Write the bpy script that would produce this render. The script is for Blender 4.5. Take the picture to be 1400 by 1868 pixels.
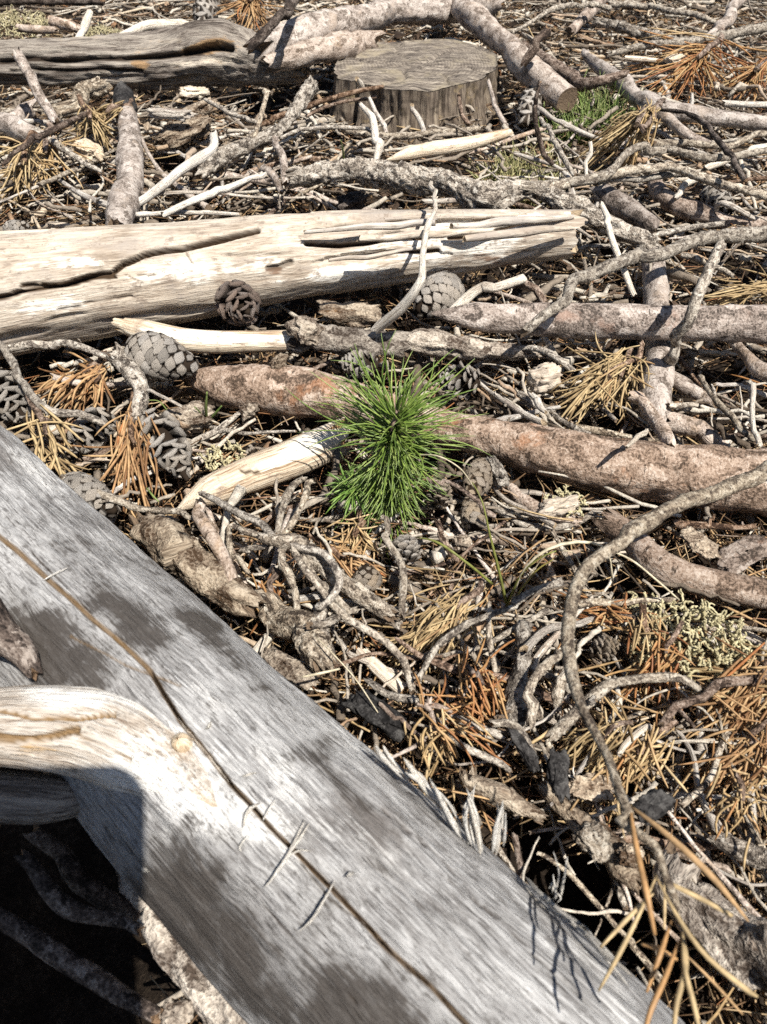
import bpy, math, random
import numpy as np
from mathutils import Vector, Matrix

for o in list(bpy.data.objects):
    bpy.data.objects.remove(o)
SC = bpy.context.scene
COL = SC.collection
RNG = np.random.default_rng(7)
random.seed(7)

# ------------------------------------------------------------------ camera
CAM_H = 0.32
PITCH = math.radians(45.0)
FPX = 934.0 / math.tan(math.radians(34.5))          # focal length in photo pixels (1400 x 1868)
CAM = np.array([0.0, 0.0, CAM_H])
FWD = np.array([0.0, math.cos(PITCH), -math.sin(PITCH)])
UPV = np.array([0.0, math.sin(PITCH), math.cos(PITCH)])
RGT = np.array([1.0, 0.0, 0.0])
cd = bpy.data.cameras.new('camera')
cam = bpy.data.objects.new('camera', cd)
COL.objects.link(cam)
cam.location = CAM
cam.rotation_euler = (math.pi / 2 - PITCH, 0, 0)
cd.sensor_fit = 'VERTICAL'
cd.sensor_height = 36.0
cd.lens = 18.0 / math.tan(math.radians(34.5))
cd.clip_start = 0.005
cd.clip_end = 500
cd.dof.use_dof = True
cd.dof.focus_distance = 0.50
cd.dof.aperture_fstop = 24.0
SC.camera = cam

# ------------------------------------------------------------------ sky and sun
SUN_D = np.array([-0.357, 0.438, -0.976])           # direction the light travels
SUN_D = SUN_D / np.linalg.norm(SUN_D)
elev = math.asin(-SUN_D[2])
azim = math.atan2(-SUN_D[0], -SUN_D[1])
W = bpy.data.worlds.new('World')
SC.world = W
W.use_nodes = True
nt = W.node_tree
nt.nodes.clear()
sky = nt.nodes.new('ShaderNodeTexSky')
sky.sky_type = 'NISHITA'
sky.sun_disc = False
sky.sun_elevation = elev
sky.sun_rotation = azim
bg = nt.nodes.new('ShaderNodeBackground')
bg.inputs['Strength'].default_value = 0.05
wo = nt.nodes.new('ShaderNodeOutputWorld')
nt.links.new(sky.outputs[0], bg.inputs[0])
nt.links.new(bg.outputs[0], wo.inputs[0])
sl = bpy.data.lights.new('sun', 'SUN')
sl.energy = 5.0
sl.angle = math.radians(0.53)
sl.color = (1.0, 0.95, 0.87)
so = bpy.data.objects.new('sun', sl)
COL.objects.link(so)
so.rotation_euler = Vector(SUN_D).to_track_quat('-Z', 'Y').to_euler()
SC.view_settings.view_transform = 'Standard'
SC.view_settings.look = 'None'
SC.view_settings.exposure = 0.68
SC.view_settings.gamma = 1.0
SC.render.engine = 'CYCLES'
SC.cycles.use_denoising = False
SC.cycles.max_bounces = 3
SC.cycles.diffuse_bounces = 2
SC.cycles.glossy_bounces = 1
SC.cycles.use_adaptive_sampling = True
SC.cycles.adaptive_threshold = 0.03

# ------------------------------------------------------------------ projection helpers
def unit(v): return v / np.maximum(np.linalg.norm(v, axis=-1, keepdims=True), 1e-9)

def P(u, v, z):
    d = FWD + RGT * ((u - 700.0) / FPX) + UPV * (-(v - 934.0) / FPX)
    t = (z - CAM_H) / d[2]
    return CAM + d * t

def depth(p):
    return float(np.dot(np.asarray(p) - CAM, FWD))

def proj(V):
    q = np.asarray(V) - CAM
    dz = q @ FWD
    dz = np.where(np.abs(dz) < 1e-4, 1e-4, dz)
    return 700 + FPX * (q @ RGT) / dz, 934 - FPX * (q @ UPV) / dz, dz

# ------------------------------------------------------------------ noise
_PT = np.random.default_rng(3).random(65536)
def _h(i, j, k):
    return _PT[(i * 73856093 ^ j * 19349663 ^ k * 83492791) & 65535]
def vnoise(p):
    p = np.asarray(p, float)
    i = np.floor(p).astype(np.int64)
    f = p - i
    f = f * f * (3 - 2 * f)
    x, y, z = i[..., 0], i[..., 1], i[..., 2]
    fx, fy, fz = f[..., 0], f[..., 1], f[..., 2]
    def L(a, b, t): return a + (b - a) * t
    a = L(L(_h(x, y, z), _h(x+1, y, z), fx), L(_h(x, y+1, z), _h(x+1, y+1, z), fx), fy)
    b = L(L(_h(x, y, z+1), _h(x+1, y, z+1), fx), L(_h(x, y+1, z+1), _h(x+1, y+1, z+1), fx), fy)
    return L(a, b, fz) * 2 - 1
def fbm(p, oct=4, gain=0.5):
    s, a = 0, 1.0
    p = np.asarray(p, float)
    for o in range(oct):
        s = s + a * vnoise(p * 2 ** o + 17.3 * o)
        a *= gain
    return s
def sstep(a, b, x):
    t = np.clip((x - a) / (b - a), 0, 1)
    return t * t * (3 - 2 * t)

# ------------------------------------------------------------------ ground height
DIPS = [(P(u, v, 0.0), r, d) for u, v, r, d in [(1040, 1650, 0.030, 0.045), (960, 1580, 0.022, 0.035), (1110, 1740, 0.028, 0.045), (845, 1000, 0.022, 0.022), (1150, 1065, 0.030, 0.022), (1250, 1090, 0.03, 0.02), (400, 735, 0.03, 0.015), (330, 585, 0.05, 0.02), (110, 640, 0.04, 0.02), (1330, 700, 0.05, 0.02), (60, 1650, 0.07, 0.03), (180, 1560, 0.05, 0.03), (520, 1080, 0.016, 0.018), (905, 1240, 0.012, 0.018), (800, 1340, 0.02, 0.02), (620, 375, 0.05, 0.015), (100, 165, 0.09, 0.02), (960, 790, 0.03, 0.0)]]
def dip(x, y):
    s_ = 0
    for p, r, d in DIPS:
        s_ = s_ + d * np.exp(-((x - p[0]) ** 2 + (y - p[1]) ** 2) / (r * r))
    return s_
def gh(x, y):
    x = np.asarray(x, float); y = np.asarray(y, float)
    z0 = np.zeros_like(x)
    return -0.014 + 0.008 * fbm(np.stack([x * 11, y * 11, z0], -1), 4) + 0.010 * vnoise(np.stack([x * 2.3, y * 2.3, z0 + 5], -1)) - dip(x, y)

# ------------------------------------------------------------------ mesh helpers
def tag(o, label=None, cat=None, group=None, kind=None):
    if label: o['label'] = label
    if cat: o['category'] = cat
    if group: o['group'] = group
    if kind: o['kind'] = kind
    return o

def mk(name, V, quads=None, tris=None, mat=None, attrs=None, parent=None, smooth=True):
    V = np.ascontiguousarray(V, dtype=np.float32).reshape(-1, 3)
    me = bpy.data.meshes.new(name)
    nq = 0 if quads is None else len(quads)
    ntr = 0 if tris is None else len(tris)
    me.vertices.add(len(V))
    me.vertices.foreach_set('co', V.ravel())
    idx = []
    if nq: idx.append(np.asarray(quads, np.int32).ravel())
    if ntr: idx.append(np.asarray(tris, np.int32).ravel())
    idx = np.concatenate(idx)
    me.loops.add(len(idx))
    me.loops.foreach_set('vertex_index', idx)
    me.polygons.add(nq + ntr)
    st = np.concatenate([np.arange(nq) * 4, nq * 4 + np.arange(ntr) * 3]).astype(np.int32)
    me.polygons.foreach_set('loop_start', st)
    me.polygons.foreach_set('use_smooth', np.full(nq + ntr, smooth, dtype=bool))
    me.update(calc_edges=True)
    for k, a in (attrs or {}).items():
        a = np.asarray(a, np.float32)
        if a.ndim == 2:
            at = me.attributes.new(k, 'FLOAT_VECTOR', 'POINT')
            at.data.foreach_set('vector', a.ravel())
        else:
            at = me.attributes.new(k, 'FLOAT', 'POINT')
            at.data.foreach_set('value', a.ravel())
    if mat is not None: me.materials.append(mat)
    o = bpy.data.objects.new(name, me)
    COL.objects.link(o)
    if parent is not None:
        o.parent = parent
        o.matrix_parent_inverse = parent.matrix_basis.inverted() if parent.type == 'EMPTY' else Matrix()
    return o

def empty(name, loc=(0, 0, 0)):
    o = bpy.data.objects.new(name, None)
    o.empty_display_size = 0.02
    o.location = Vector([float(c) for c in loc])
    COL.objects.link(o)
    return o

def catmull(pts, n):
    pts = np.asarray(pts, float)
    if len(pts) == 2:
        t = np.linspace(0, 1, n)[:, None]
        return pts[0] * (1 - t) + pts[1] * t
    e = np.vstack([2 * pts[0] - pts[1], pts, 2 * pts[-1] - pts[-2]])
    seg = np.linalg.norm(np.diff(pts[:, :3], axis=0), axis=1)
    cum = np.concatenate([[0], np.cumsum(seg)])
    s = np.linspace(0, cum[-1], n)
    k = np.clip(np.searchsorted(cum, s, side='right') - 1, 0, len(seg) - 1)
    t = ((s - cum[k]) / np.maximum(seg[k], 1e-9))[:, None]
    p0, p1, p2, p3 = e[k], e[k + 1], e[k + 2], e[k + 3]
    return 0.5 * (2 * p1 + (p2 - p0) * t + (2 * p0 - 5 * p1 + 4 * p2 - p3) * t ** 2 + (3 * p1 - p0 - 3 * p2 + p3) * t ** 3)

def frames(C):
    T = np.gradient(C, axis=0)
    T /= np.maximum(np.linalg.norm(T, axis=1, keepdims=True), 1e-9)
    ref = np.array([0, 0, 1.0])
    if abs(T[0] @ ref) > 0.9: ref = np.array([1.0, 0, 0])
    N = np.zeros_like(C)
    n = ref - T[0] * (T[0] @ ref)
    n /= np.linalg.norm(n)
    N[0] = n
    for i in range(1, len(C)):
        n = N[i - 1] - T[i] * (N[i - 1] @ T[i])
        N[i] = n / max(np.linalg.norm(n), 1e-9)
    B = np.cross(T, N)
    return T, N, B

class Tube:
    """a swept stem: centre line C, radius R, angle grid; straightened coordinate gc for the grain"""
    def __init__(s, pts, rad, nl=None, ns=12, wob=0.25, seed=0, warp=0.0, kink=0.0):
        d = np.hstack([np.asarray(pts, float), np.asarray(rad, float)[:, None]])
        L = np.sum(np.linalg.norm(np.diff(d[:, :3], axis=0), axis=1))
        rm = float(np.mean(rad))
        if nl is None: nl = int(np.clip(L / (rm * 0.55), 8, 130))
        q = catmull(d, nl)
        s.C, s.R = q[:, :3].copy(), np.maximum(q[:, 3], 1e-4)
        s.seed = seed
        s.S = np.concatenate([[0], np.cumsum(np.linalg.norm(np.diff(s.C, axis=0), axis=1))])
        s.L = s.S[-1]
        if wob:
            w = np.stack([s.S / (rm * 9), s.S * 0 + seed * 3.1, s.S * 0], -1)
            s.C[:, 0] += wob * rm * vnoise(w); s.C[:, 1] += wob * rm * vnoise(w + 40); s.C[:, 2] += 0.4 * wob * rm * vnoise(w + 80)
        if kink:
            rk = np.random.default_rng(seed + 900)
            m = max(3, int(s.L / (rm * 9)) + 1)
            kn = np.sort(np.concatenate([[0, s.L], rk.uniform(0, s.L, m)]))
            for ax_ in range(3):
                s.C[:, ax_] += np.interp(s.S, kn, rk.normal(0, kink * rm * (1 if ax_ < 2 else 0.5), len(kn)))
            s.R = s.R * (1 + 0.10 * np.interp(s.S, kn, rk.normal(0, 1, len(kn))))
        s.nl, s.ns = nl, ns
        s.T, s.N, s.B = frames(s.C)
        s.A = np.linspace(-math.pi, math.pi, ns, endpoint=False); s.A = s.A - warp * np.sin(s.A)
        s.off = np.zeros((nl, ns))           # radial displacement as a fraction of R
        s.ax = np.zeros((nl, ns))            # axial shift in metres
        s.dirs = np.cos(s.A)[None, :, None] * s.N[:, None, :] + np.sin(s.A)[None, :, None] * s.B[:, None, :]
        s.gc = np.stack([np.repeat(s.S[:, None], ns, 1), s.R[:, None] * np.cos(s.A)[None], s.R[:, None] * np.sin(s.A)[None]], -1)
        s.gc[..., 1] += seed * 1.37
        s.attr = {}
    def pos(s):
        return s.C[:, None, :] + s.dirs * (s.R[:, None] * (1 + s.off))[..., None] + s.T[:, None, :] * s.ax[..., None]
    def rough(s, amp, k_along, k_round, oct=4, ridge=False):
        n = fbm(s.gc * np.array([k_along, k_round, k_round]) + s.seed * 9.7, oct)
        if ridge: n = 0.5 - np.abs(n) * 1.4
        s.off += amp * n
        return s
    def knobs(s, amp, pitch):
        """rows of leaf-scale bumps, as on pine twigs"""
        ph = s.gc[..., 0] / pitch
        a = np.round(np.clip(2 * math.pi * s.R.mean() / pitch, 3, 9))
        row = np.floor(ph)
        k = np.sin(np.pi * (ph - row)) * (0.6 + 0.4 * np.cos(a * s.A[None] + row * 2.4))
        jit = vnoise(s.gc * (0.8 / pitch) + 3.3 * s.seed)
        s.off += amp * (k - 0.5) * (0.6 + 0.8 * jit)
        return s
    def flakes(s, amp, k_along, k_round, lev=3):
        n = fbm(s.gc * np.array([k_along, k_round, k_round]) + s.seed * 5.1, 3) * 1.1
        x = n * lev
        fl = np.floor(x); fr = x - fl
        s.off += amp * (fl + sstep(0.0, 0.25, fr) + 0.25 * fr) / lev
        return s
    def ends(s, e0='cut', e1='cut'):
        for which, e in ((0, e0), (1, e1)):
            r = s.R[0] if which == 0 else s.R[-1]
            sg = -1 if which == 0 else 1
            if e in ('broken', 'ragged'):
                sg = sg * (1 if e == 'broken' else 0.45)
                w = np.clip(1 - (s.S if which == 0 else s.L - s.S) / (2.5 * r), 0, 1)
                j = vnoise(np.stack([s.A * 0 + s.seed * 5 + which, 2.2 * np.cos(s.A), 2.2 * np.sin(s.A)], -1)) + 0.6 * vnoise(np.stack([s.A * 0 + s.seed + 9, 5 * np.cos(s.A), 5 * np.sin(s.A)], -1))
                s.ax += sg * w[:, None] ** 1.5 * j[None] * r * 0.9
            if e == 'taper':
                w = np.clip((s.S if which == 0 else s.L - s.S) / (5 * r), 0, 1)
                s.off = (1 + s.off) * (0.12 + 0.88 * w[:, None] ** 0.7) - 1
            if e == 'round':
                w = np.clip((s.S if which == 0 else s.L - s.S) / (1.0 * r), 0, 1)
                s.off = (1 + s.off) * np.sqrt(np.clip(1 - (1 - w[:, None]) ** 2, 0.02, 1)) - 1
        return s
    def build(s, name, mat, parent=None):
        V = s.pos()
        nl, ns = s.nl, s.ns
        i = np.arange(nl - 1)[:, None] * ns
        j = np.arange(ns)[None]
        j2 = (j + 1) % ns
        q = np.stack([i + j, i + j2, i + ns + j2, i + ns + j], -1).reshape(-1, 4)
        c0, c1 = V[0].mean(0), V[-1].mean(0)
        c0 = c0 + s.T[0] * s.R[0] * 0.15; c1 = c1 - s.T[-1] * s.R[-1] * 0.15
        # separate cap rings so that the cut edge stays sharp
        base = nl * ns
        VV = np.vstack([V.reshape(-1, 3), V[0], c0[None], V[-1], c1[None]])
        jj = np.arange(ns); jj2 = (jj + 1) % ns
        t0 = np.stack([base + jj2, base + jj, np.full(ns, base + ns)], -1)
        b1 = base + ns + 1
        t1 = np.stack([b1 + jj, b1 + jj2, np.full(ns, b1 + ns)], -1)
        g = s.gc
        gc = np.vstack([g.reshape(-1, 3), g[0], [[0, s.seed * 1.37, 0]], g[-1], [[s.L, s.seed * 1.37, 0]]])
        cap = np.zeros(len(VV)); cap[base:] = 1
        at = {'gc': gc, 'cap': cap}
        for k, a in s.attr.items():
            b = np.zeros(len(VV)); b[:base] = a.ravel(); at[k] = b
        return mk(name, VV, q, np.vstack([t0, t1]), mat, at, parent)

def facing(t):
    V = t.pos()
    return V, np.einsum('ijk,ijk->ij', t.dirs, CAM - V) > -0.002

def crack(t, line, width, dep, attr='crk', soft=1.0, jit=7.7):
    """a groove along a line traced on the visible side (width in photo pixels, depth as a fraction of R)"""
    V, f = facing(t)
    u, v, _ = proj(V)
    best = np.full(u.shape, 1e9)
    n = jit * vnoise(np.stack([u / 60, v / 60, u * 0], -1))
    for (a, b), (c, d) in zip(line[:-1], line[1:]):
        dx, dy = c - a, d - b
        k = np.clip(((u - a) * dx + (v - b) * dy) / (dx * dx + dy * dy), 0, 1)
        best = np.minimum(best, np.hypot(u - a - k * dx, v + n - b - k * dy))
    g = np.clip(1 - best / width, 0, 1) * f
    t.off -= dep * sstep(0.0, 0.85, g)
    t.attr[attr] = np.maximum(t.attr.get(attr, np.zeros_like(u)), sstep(0.0, 0.5, g) * soft)

def blob(t, attr, spots, amp=1.0):
    V, f = facing(t)
    u, v, _ = proj(V)
    a = t.attr.get(attr, np.zeros_like(u))
    for (x, y, rx, ry, ang, val) in spots:
        ca, sa = math.cos(math.radians(ang)), math.sin(math.radians(ang))
        p, q = (u - x) * ca + (v - y) * sa, -(u - x) * sa + (v - y) * ca
        a = np.maximum(a, val * np.exp(-(p / rx) ** 2 - (q / ry) ** 2) * f)
    t.attr[attr] = a * amp

def hairs(C, R, M=3, twist=None):
    """many thin stems at once: C (N,K,3), R (N,K) -> V, quads, tris, island coordinate"""
    N, K, _ = C.shape
    T = np.gradient(C, axis=1)
    T /= np.maximum(np.linalg.norm(T, axis=2, keepdims=True), 1e-9)
    ref = np.where(np.abs(T[:, :1, 2:3]) > 0.9, np.array([1.0, 0, 0]), np.array([0, 0, 1.0]))
    s1 = np.cross(T, np.broadcast_to(ref, T.shape))
    s1 /= np.maximum(np.linalg.norm(s1, axis=2, keepdims=True), 1e-9)
    s2 = np.cross(T, s1)
    a = np.linspace(0, 2 * math.pi, M, endpoint=False)
    V = C[:, :, None, :] + R[:, :, None, None] * (np.cos(a)[None, None, :, None] * s1[:, :, None, :] + np.sin(a)[None, None, :, None] * s2[:, :, None, :])
    b = np.arange(N)[:, None, None] * K * M
    i = np.arange(K - 1)[None, :, None] * M
    j = np.arange(M)[None, None, :]
    j2 = (j + 1) % M
    q = np.stack([b + i + j, b + i + j2, b + i + M + j2, b + i + M + j], -1).reshape(-1, 4)
    tr = None
    if M >= 3:
        bb = np.arange(N)[:, None] * K * M
        fan = np.array([[0, k + 1, k] for k in range(1, M - 1)])
        t0 = (bb[:, :, None] + fan[None]).reshape(-1, 3)
        t1 = (bb[:, :, None] + (K - 1) * M + fan[None][:, :, ::-1]).reshape(-1, 3)
        tr = np.vstack([t0, t1])
    tt = np.broadcast_to(np.linspace(0, 1, K)[None, :, None], (N, K, M)).reshape(-1)
    return V.reshape(-1, 3), q, tr, {'t': tt}

# ------------------------------------------------------------------ materials
class NB:
    def __init__(s, name, rough=0.8, spec=0.25):
        s.m = bpy.data.materials.new(name)
        s.m.use_nodes = True
        s.t = s.m.node_tree
        s.t.nodes.clear()
        s.out = s.t.nodes.new('ShaderNodeOutputMaterial')
        s.b = s.t.nodes.new('ShaderNodeBsdfPrincipled')
        s.b.inputs['Roughness'].default_value = rough
        s.b.inputs['Specular IOR Level'].default_value = spec
        s.t.links.new(s.b.outputs[0], s.out.inputs[0])
    def n(s, typ, **kw):
        x = s.t.nodes.new('ShaderNode' + typ)
        for k, v in kw.items(): setattr(x, k, v)
        return x
    def l(s, a, b): s.t.links.new(a, b)
    def attr(s, name, vec=False):
        x = s.n('Attribute', attribute_name=name)
        return x.outputs['Vector' if vec else 'Fac']
    def mapped(s, vec, sc):
        x = s.n('Mapping'); x.inputs['Scale'].default_value = sc
        s.l(vec, x.inputs['Vector']); return x.outputs[0]
    def noise(s, vec, scale, detail=6, rough=0.6, dist=0.0):
        x = s.n('TexNoise'); x.inputs['Scale'].default_value = scale
        x.inputs['Detail'].default_value = detail; x.inputs['Roughness'].default_value = rough
        x.inputs['Distortion'].default_value = dist
        if vec is not None: s.l(vec, x.inputs['Vector'])
        return x.outputs['Fac']
    def vor(s, vec, scale, feature='F1', out='Distance'):
        x = s.n('TexVoronoi', feature=feature); x.inputs['Scale'].default_value = scale
        if vec is not None: s.l(vec, x.inputs['Vector'])
        return x.outputs[out]
    def ramp(s, fac, stops):
        x = s.n('ValToRGB')
        e = x.color_ramp.elements
        while len(e) < len(stops): e.new(0.5)
        for k, (p, c) in enumerate(stops):
            e[k].position = p
            e[k].color = (*c, 1) if len(c) == 3 else c
        s.l(fac, x.inputs[0]); return x.outputs[0]
    def sm(s, fac, a, b):
        x = s.n('MapRange'); x.interpolation_type = 'SMOOTHSTEP'
        x.inputs[1].default_value = a; x.inputs[2].default_value = b
        s.l(fac, x.inputs[0]); return x.outputs[0]
    def mix(s, fac, a, b, mode='MIX'):
        x = s.n('Mix', data_type='RGBA', blend_type=mode)
        for sock, v in ((x.inputs[0], fac), (x.inputs[6], a), (x.inputs[7], b)):
            if isinstance(v, (int, float)): sock.default_value = v
            elif isinstance(v, tuple): sock.default_value = (*v, 1)
            else: s.l(v, sock)
        return x.outputs[2]
    def math(s, op, a, b=0.0):
        x = s.n('Math', operation=op)
        for sock, v in ((x.inputs[0], a), (x.inputs[1], b)):
            if isinstance(v, (int, float)): sock.default_value = v
            else: s.l(v, sock)
        return x.outputs[0]
    def objvar(s, col, amt=0.25):
        r = s.n('ObjectInfo').outputs['Random']
        x = s.n('HueSaturation')
        s.l(col, x.inputs['Color'])
        mr = s.n('MapRange'); mr.inputs[3].default_value = 1 - amt; mr.inputs[4].default_value = 1 + amt
        s.l(r, mr.inputs[0]); s.l(mr.outputs[0], x.inputs['Value'])
        r2 = s.math('FRACT', s.math('MULTIPLY', r, 7.31))
        ms = s.n('MapRange'); ms.inputs[3].default_value = 0.75; ms.inputs[4].default_value = 1.2
        s.l(r2, ms.inputs[0]); s.l(ms.outputs[0], x.inputs['Saturation'])
        return x.outputs[0]
    def bump(s, h, dist=0.001, strength=0.8, prev=None):
        x = s.n('Bump'); x.inputs['Distance'].default_value = dist; x.inputs['Strength'].default_value = strength
        s.l(h, x.inputs['Height'])
        if prev is not None: s.l(prev, x.inputs['Normal'])
        return x.outputs[0]
    def done(s, col, nrm=None):
        if isinstance(col, tuple): s.b.inputs['Base Color'].default_value = (*col, 1)
        else: s.l(col, s.b.inputs['Base Color'])
        if nrm is not None: s.l(nrm, s.b.inputs['Normal'])
        return s.m

def wood(name, stops, along=6, around=90, patch=None, pscale=14, pth=(0.55, 0.68), speck=None, cap=(0.35, 0.25, 0.15), crk=(0.05, 0.03, 0.015), bl=None, dk=None, bmp=0.0012, var=0.18, rough=0.8, fine=5.0, stk=0.6, con=1.4, wts=(0.36, 0.40, 0.24), dsc=(90, 150, 150), dirt=(0.10, 0.08, 0.062), dth=(0.58, 0.74)):
    k = NB(name, rough)
    g = k.attr('gc', True)
    wv = k.n('TexNoise'); wv.inputs['Scale'].default_value = 45; wv.inputs['Detail'].default_value = 2
    k.l(g, wv.inputs['Vector'])
    off = k.n('VectorMath', operation='MULTIPLY_ADD')
    k.l(wv.outputs['Color'], off.inputs[0]); off.inputs[1].default_value = (0.0, 0.003, 0.003); k.l(g, off.inputs[2])
    gw = off.outputs[0]
    n1 = k.noise(k.mapped(gw, (along, around, around)), 1.0, 5, 0.65)
    n2 = k.noise(k.mapped(gw, (along * 3.0, around * fine, around * fine)), 1.0, 3, 0.7)
    n0 = k.noise(k.mapped(g, (along * 1.6, 26, 26)), 1.0, 4, 0.6)
    f = k.math('ADD', k.math('MULTIPLY', n1, wts[0]), k.math('ADD', k.math('MULTIPLY', n2, wts[1]), k.math('MULTIPLY', n0, wts[2])))
    f = k.math('ADD', k.math('MULTIPLY', k.math('SUBTRACT', f, 0.5), con), 0.5)
    c = k.ramp(f, stops)
    if patch:
        pn = k.noise(k.mapped(g, (pscale * 0.6, pscale, pscale)), 1.0, 6, 0.7, 0.4)
        c = k.mix(k.math('MULTIPLY', k.sm(pn, *pth), 0.85), c, patch)
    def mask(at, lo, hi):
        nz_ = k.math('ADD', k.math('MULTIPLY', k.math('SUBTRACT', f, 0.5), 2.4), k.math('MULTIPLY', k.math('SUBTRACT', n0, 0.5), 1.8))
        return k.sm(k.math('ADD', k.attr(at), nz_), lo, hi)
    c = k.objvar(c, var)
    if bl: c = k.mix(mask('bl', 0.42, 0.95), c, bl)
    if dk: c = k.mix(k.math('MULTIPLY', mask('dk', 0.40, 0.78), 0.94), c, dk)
    dn = k.noise(k.mapped(g, dsc), 1.0, 4, 0.75)
    c = k.mix(k.math('MULTIPLY', k.sm(dn, *dth), 0.8), c, dirt)
    if speck:
        sn = k.noise(g, 520, 2, 0.7)
        c = k.mix(k.math('MULTIPLY', k.sm(sn, 0.61, 0.74), 0.7), c, speck)
    streak = k.noise(k.mapped(gw, (along * 1.3, around * 2.6, around * 2.6)), 1.0, 3, 0.6)
    c = k.mix(k.math('MULTIPLY', k.sm(streak, 0.62, 0.70), stk), c, tuple(x * 0.6 for x in stops[0][1]))
    c = k.mix(k.attr('crk'), c, crk)
    c = k.mix(k.attr('gap'), c, (0.022, 0.014, 0.009))
    rings = k.noise(g, 160, 4, 0.6)
    capc = k.mix(k.sm(rings, 0.4, 0.65), cap, tuple(x * 0.45 for x in cap))
    c = k.mix(k.attr('cap'), c, capc)
    nr = k.bump(f, bmp, 1.0)
    nr = k.bump(k.math('ADD', n2, k.math('MULTIPLY', streak, -0.8)), 0.0006, 0.8, nr)
    return k.done(c, nr)

def bark(name, stops, plate=90, patch=None, pscale=30, pth=(0.56, 0.66), fine=500, cap=(0.16, 0.115, 0.078), bmp=0.0015, var=0.2, lich=None, flake=0.5, con=1.75):
    k = NB(name, 0.9, 0.15)
    g = k.attr('gc', True)
    wv = k.n('TexNoise'); wv.inputs['Scale'].default_value = plate * 1.2; wv.inputs['Detail'].default_value = 4
    wv.inputs['Roughness'].default_value = 0.7
    k.l(g, wv.inputs['Vector'])
    off = k.n('VectorMath', operation='MULTIPLY_ADD')
    k.l(wv.outputs['Color'], off.inputs[0]); off.inputs[1].default_value = (1.3 / plate,) * 3; k.l(g, off.inputs[2])
    gw = off.outputs[0]
    n0 = k.noise(k.mapped(g, (0.7, 1, 1)), plate, 5, 0.7, 0.3)
    n1 = k.noise(g, fine, 2, 0.7)
    vr = k.n('TexVoronoi'); vr.inputs['Scale'].default_value = plate * 1.3
    k.l(k.mapped(gw, (0.6, 1, 1)), vr.inputs['Vector'])
    sep = k.n('SeparateColor'); k.l(vr.outputs['Color'], sep.inputs[0])
    cell = sep.outputs[0]
    f = k.math('ADD', k.math('MULTIPLY', n0, 0.42), k.math('ADD', k.math('MULTIPLY', n1, 0.42), k.math('MULTIPLY', cell, 0.16)))
    f = k.math('ADD', k.math('MULTIPLY', k.math('SUBTRACT', f, 0.5), con), 0.5)
    c = k.ramp(f, stops)
    if patch:
        pn = k.noise(k.mapped(g, (pscale, pscale * 1.3, pscale * 1.3)), 1.0, 7, 0.7, 0.5)
        c = k.mix(k.math('MULTIPLY', k.sm(pn, *pth), 0.55), c, patch)
    if lich:
        ln = k.noise(g, 230, 5, 0.7)
        c = k.mix(k.sm(ln, 0.56, 0.66), c, lich)
    tr = k.noise(k.mapped(g, (plate * 3.2, plate * 0.8, plate * 0.8)), 1.0, 4, 0.7)
    crk = k.sm(tr, 0.60, 0.68)
    c = k.mix(k.math('MULTIPLY', crk, flake), c, tuple(x * 0.5 for x in stops[0][1]))
    c = k.objvar(c, var)
    c = k.mix(k.attr('crk'), c, (0.03, 0.02, 0.012))
    c = k.mix(k.attr('cap'), c, cap)
    nr = k.bump(f, bmp, 1.0)
    nr = k.bump(k.math('SUBTRACT', 1.0, crk), 0.0006, 0.6, nr)
    return k.done(c, nr)

def islands(name, stops, tipdark=None, rough=0.7, spec=0.3, trans=0.0, bmpsc=None):
    k = NB(name, rough, spec)
    r = k.n('NewGeometry').outputs['Random Per Island']
    c = k.ramp(r, stops)
    nz = k.noise(k.n('NewGeometry').outputs['Position'], 260, 3, 0.6)
    c = k.mix(0.55, c, k.mix(1.0, c, k.ramp(nz, [(0.3, (0.35, 0.35, 0.35)), (0.7, (1.5, 1.5, 1.5))]), 'MULTIPLY'))
    if tipdark:
        c = k.mix(k.sm(k.attr('t'), *tipdark[0]), c, tipdark[1])
    nr = None
    if bmpsc: nr = k.bump(k.noise(k.n('NewGeometry').outputs['Position'], bmpsc, 4, 0.6), 0.0012, 0.9)
    return k.done(c, nr)

M = {}
M['silver'] = wood('silver_weathered_wood', [(0.34, (0.055, 0.05, 0.047)), (0.43, (0.22, 0.212, 0.207)), (0.52, (0.36, 0.354, 0.348)), (0.63, (0.56, 0.555, 0.545))],
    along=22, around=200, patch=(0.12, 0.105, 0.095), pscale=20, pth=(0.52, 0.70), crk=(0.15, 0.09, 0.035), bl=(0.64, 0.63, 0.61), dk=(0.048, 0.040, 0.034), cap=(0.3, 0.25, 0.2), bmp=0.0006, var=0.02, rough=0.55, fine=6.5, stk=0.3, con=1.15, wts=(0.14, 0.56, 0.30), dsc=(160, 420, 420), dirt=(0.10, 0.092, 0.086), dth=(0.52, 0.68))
M['pale'] = wood('pale_bare_wood', [(0.34, (0.18, 0.14, 0.105)), (0.44, (0.37, 0.31, 0.25)), (0.53, (0.52, 0.46, 0.385)), (0.66, (0.66, 0.60, 0.52))],
    along=16, around=110, patch=(0.34, 0.30, 0.265), pscale=22, pth=(0.48, 0.66), speck=(0.20, 0.16, 0.13), crk=(0.05, 0.03, 0.016), bl=(0.78, 0.74, 0.67), dk=(0.19, 0.115, 0.075), cap=(0.42, 0.32, 0.21), var=0.05, stk=0.22, con=1.1, dirt=(0.22, 0.175, 0.14), dth=(0.54, 0.68))
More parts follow.
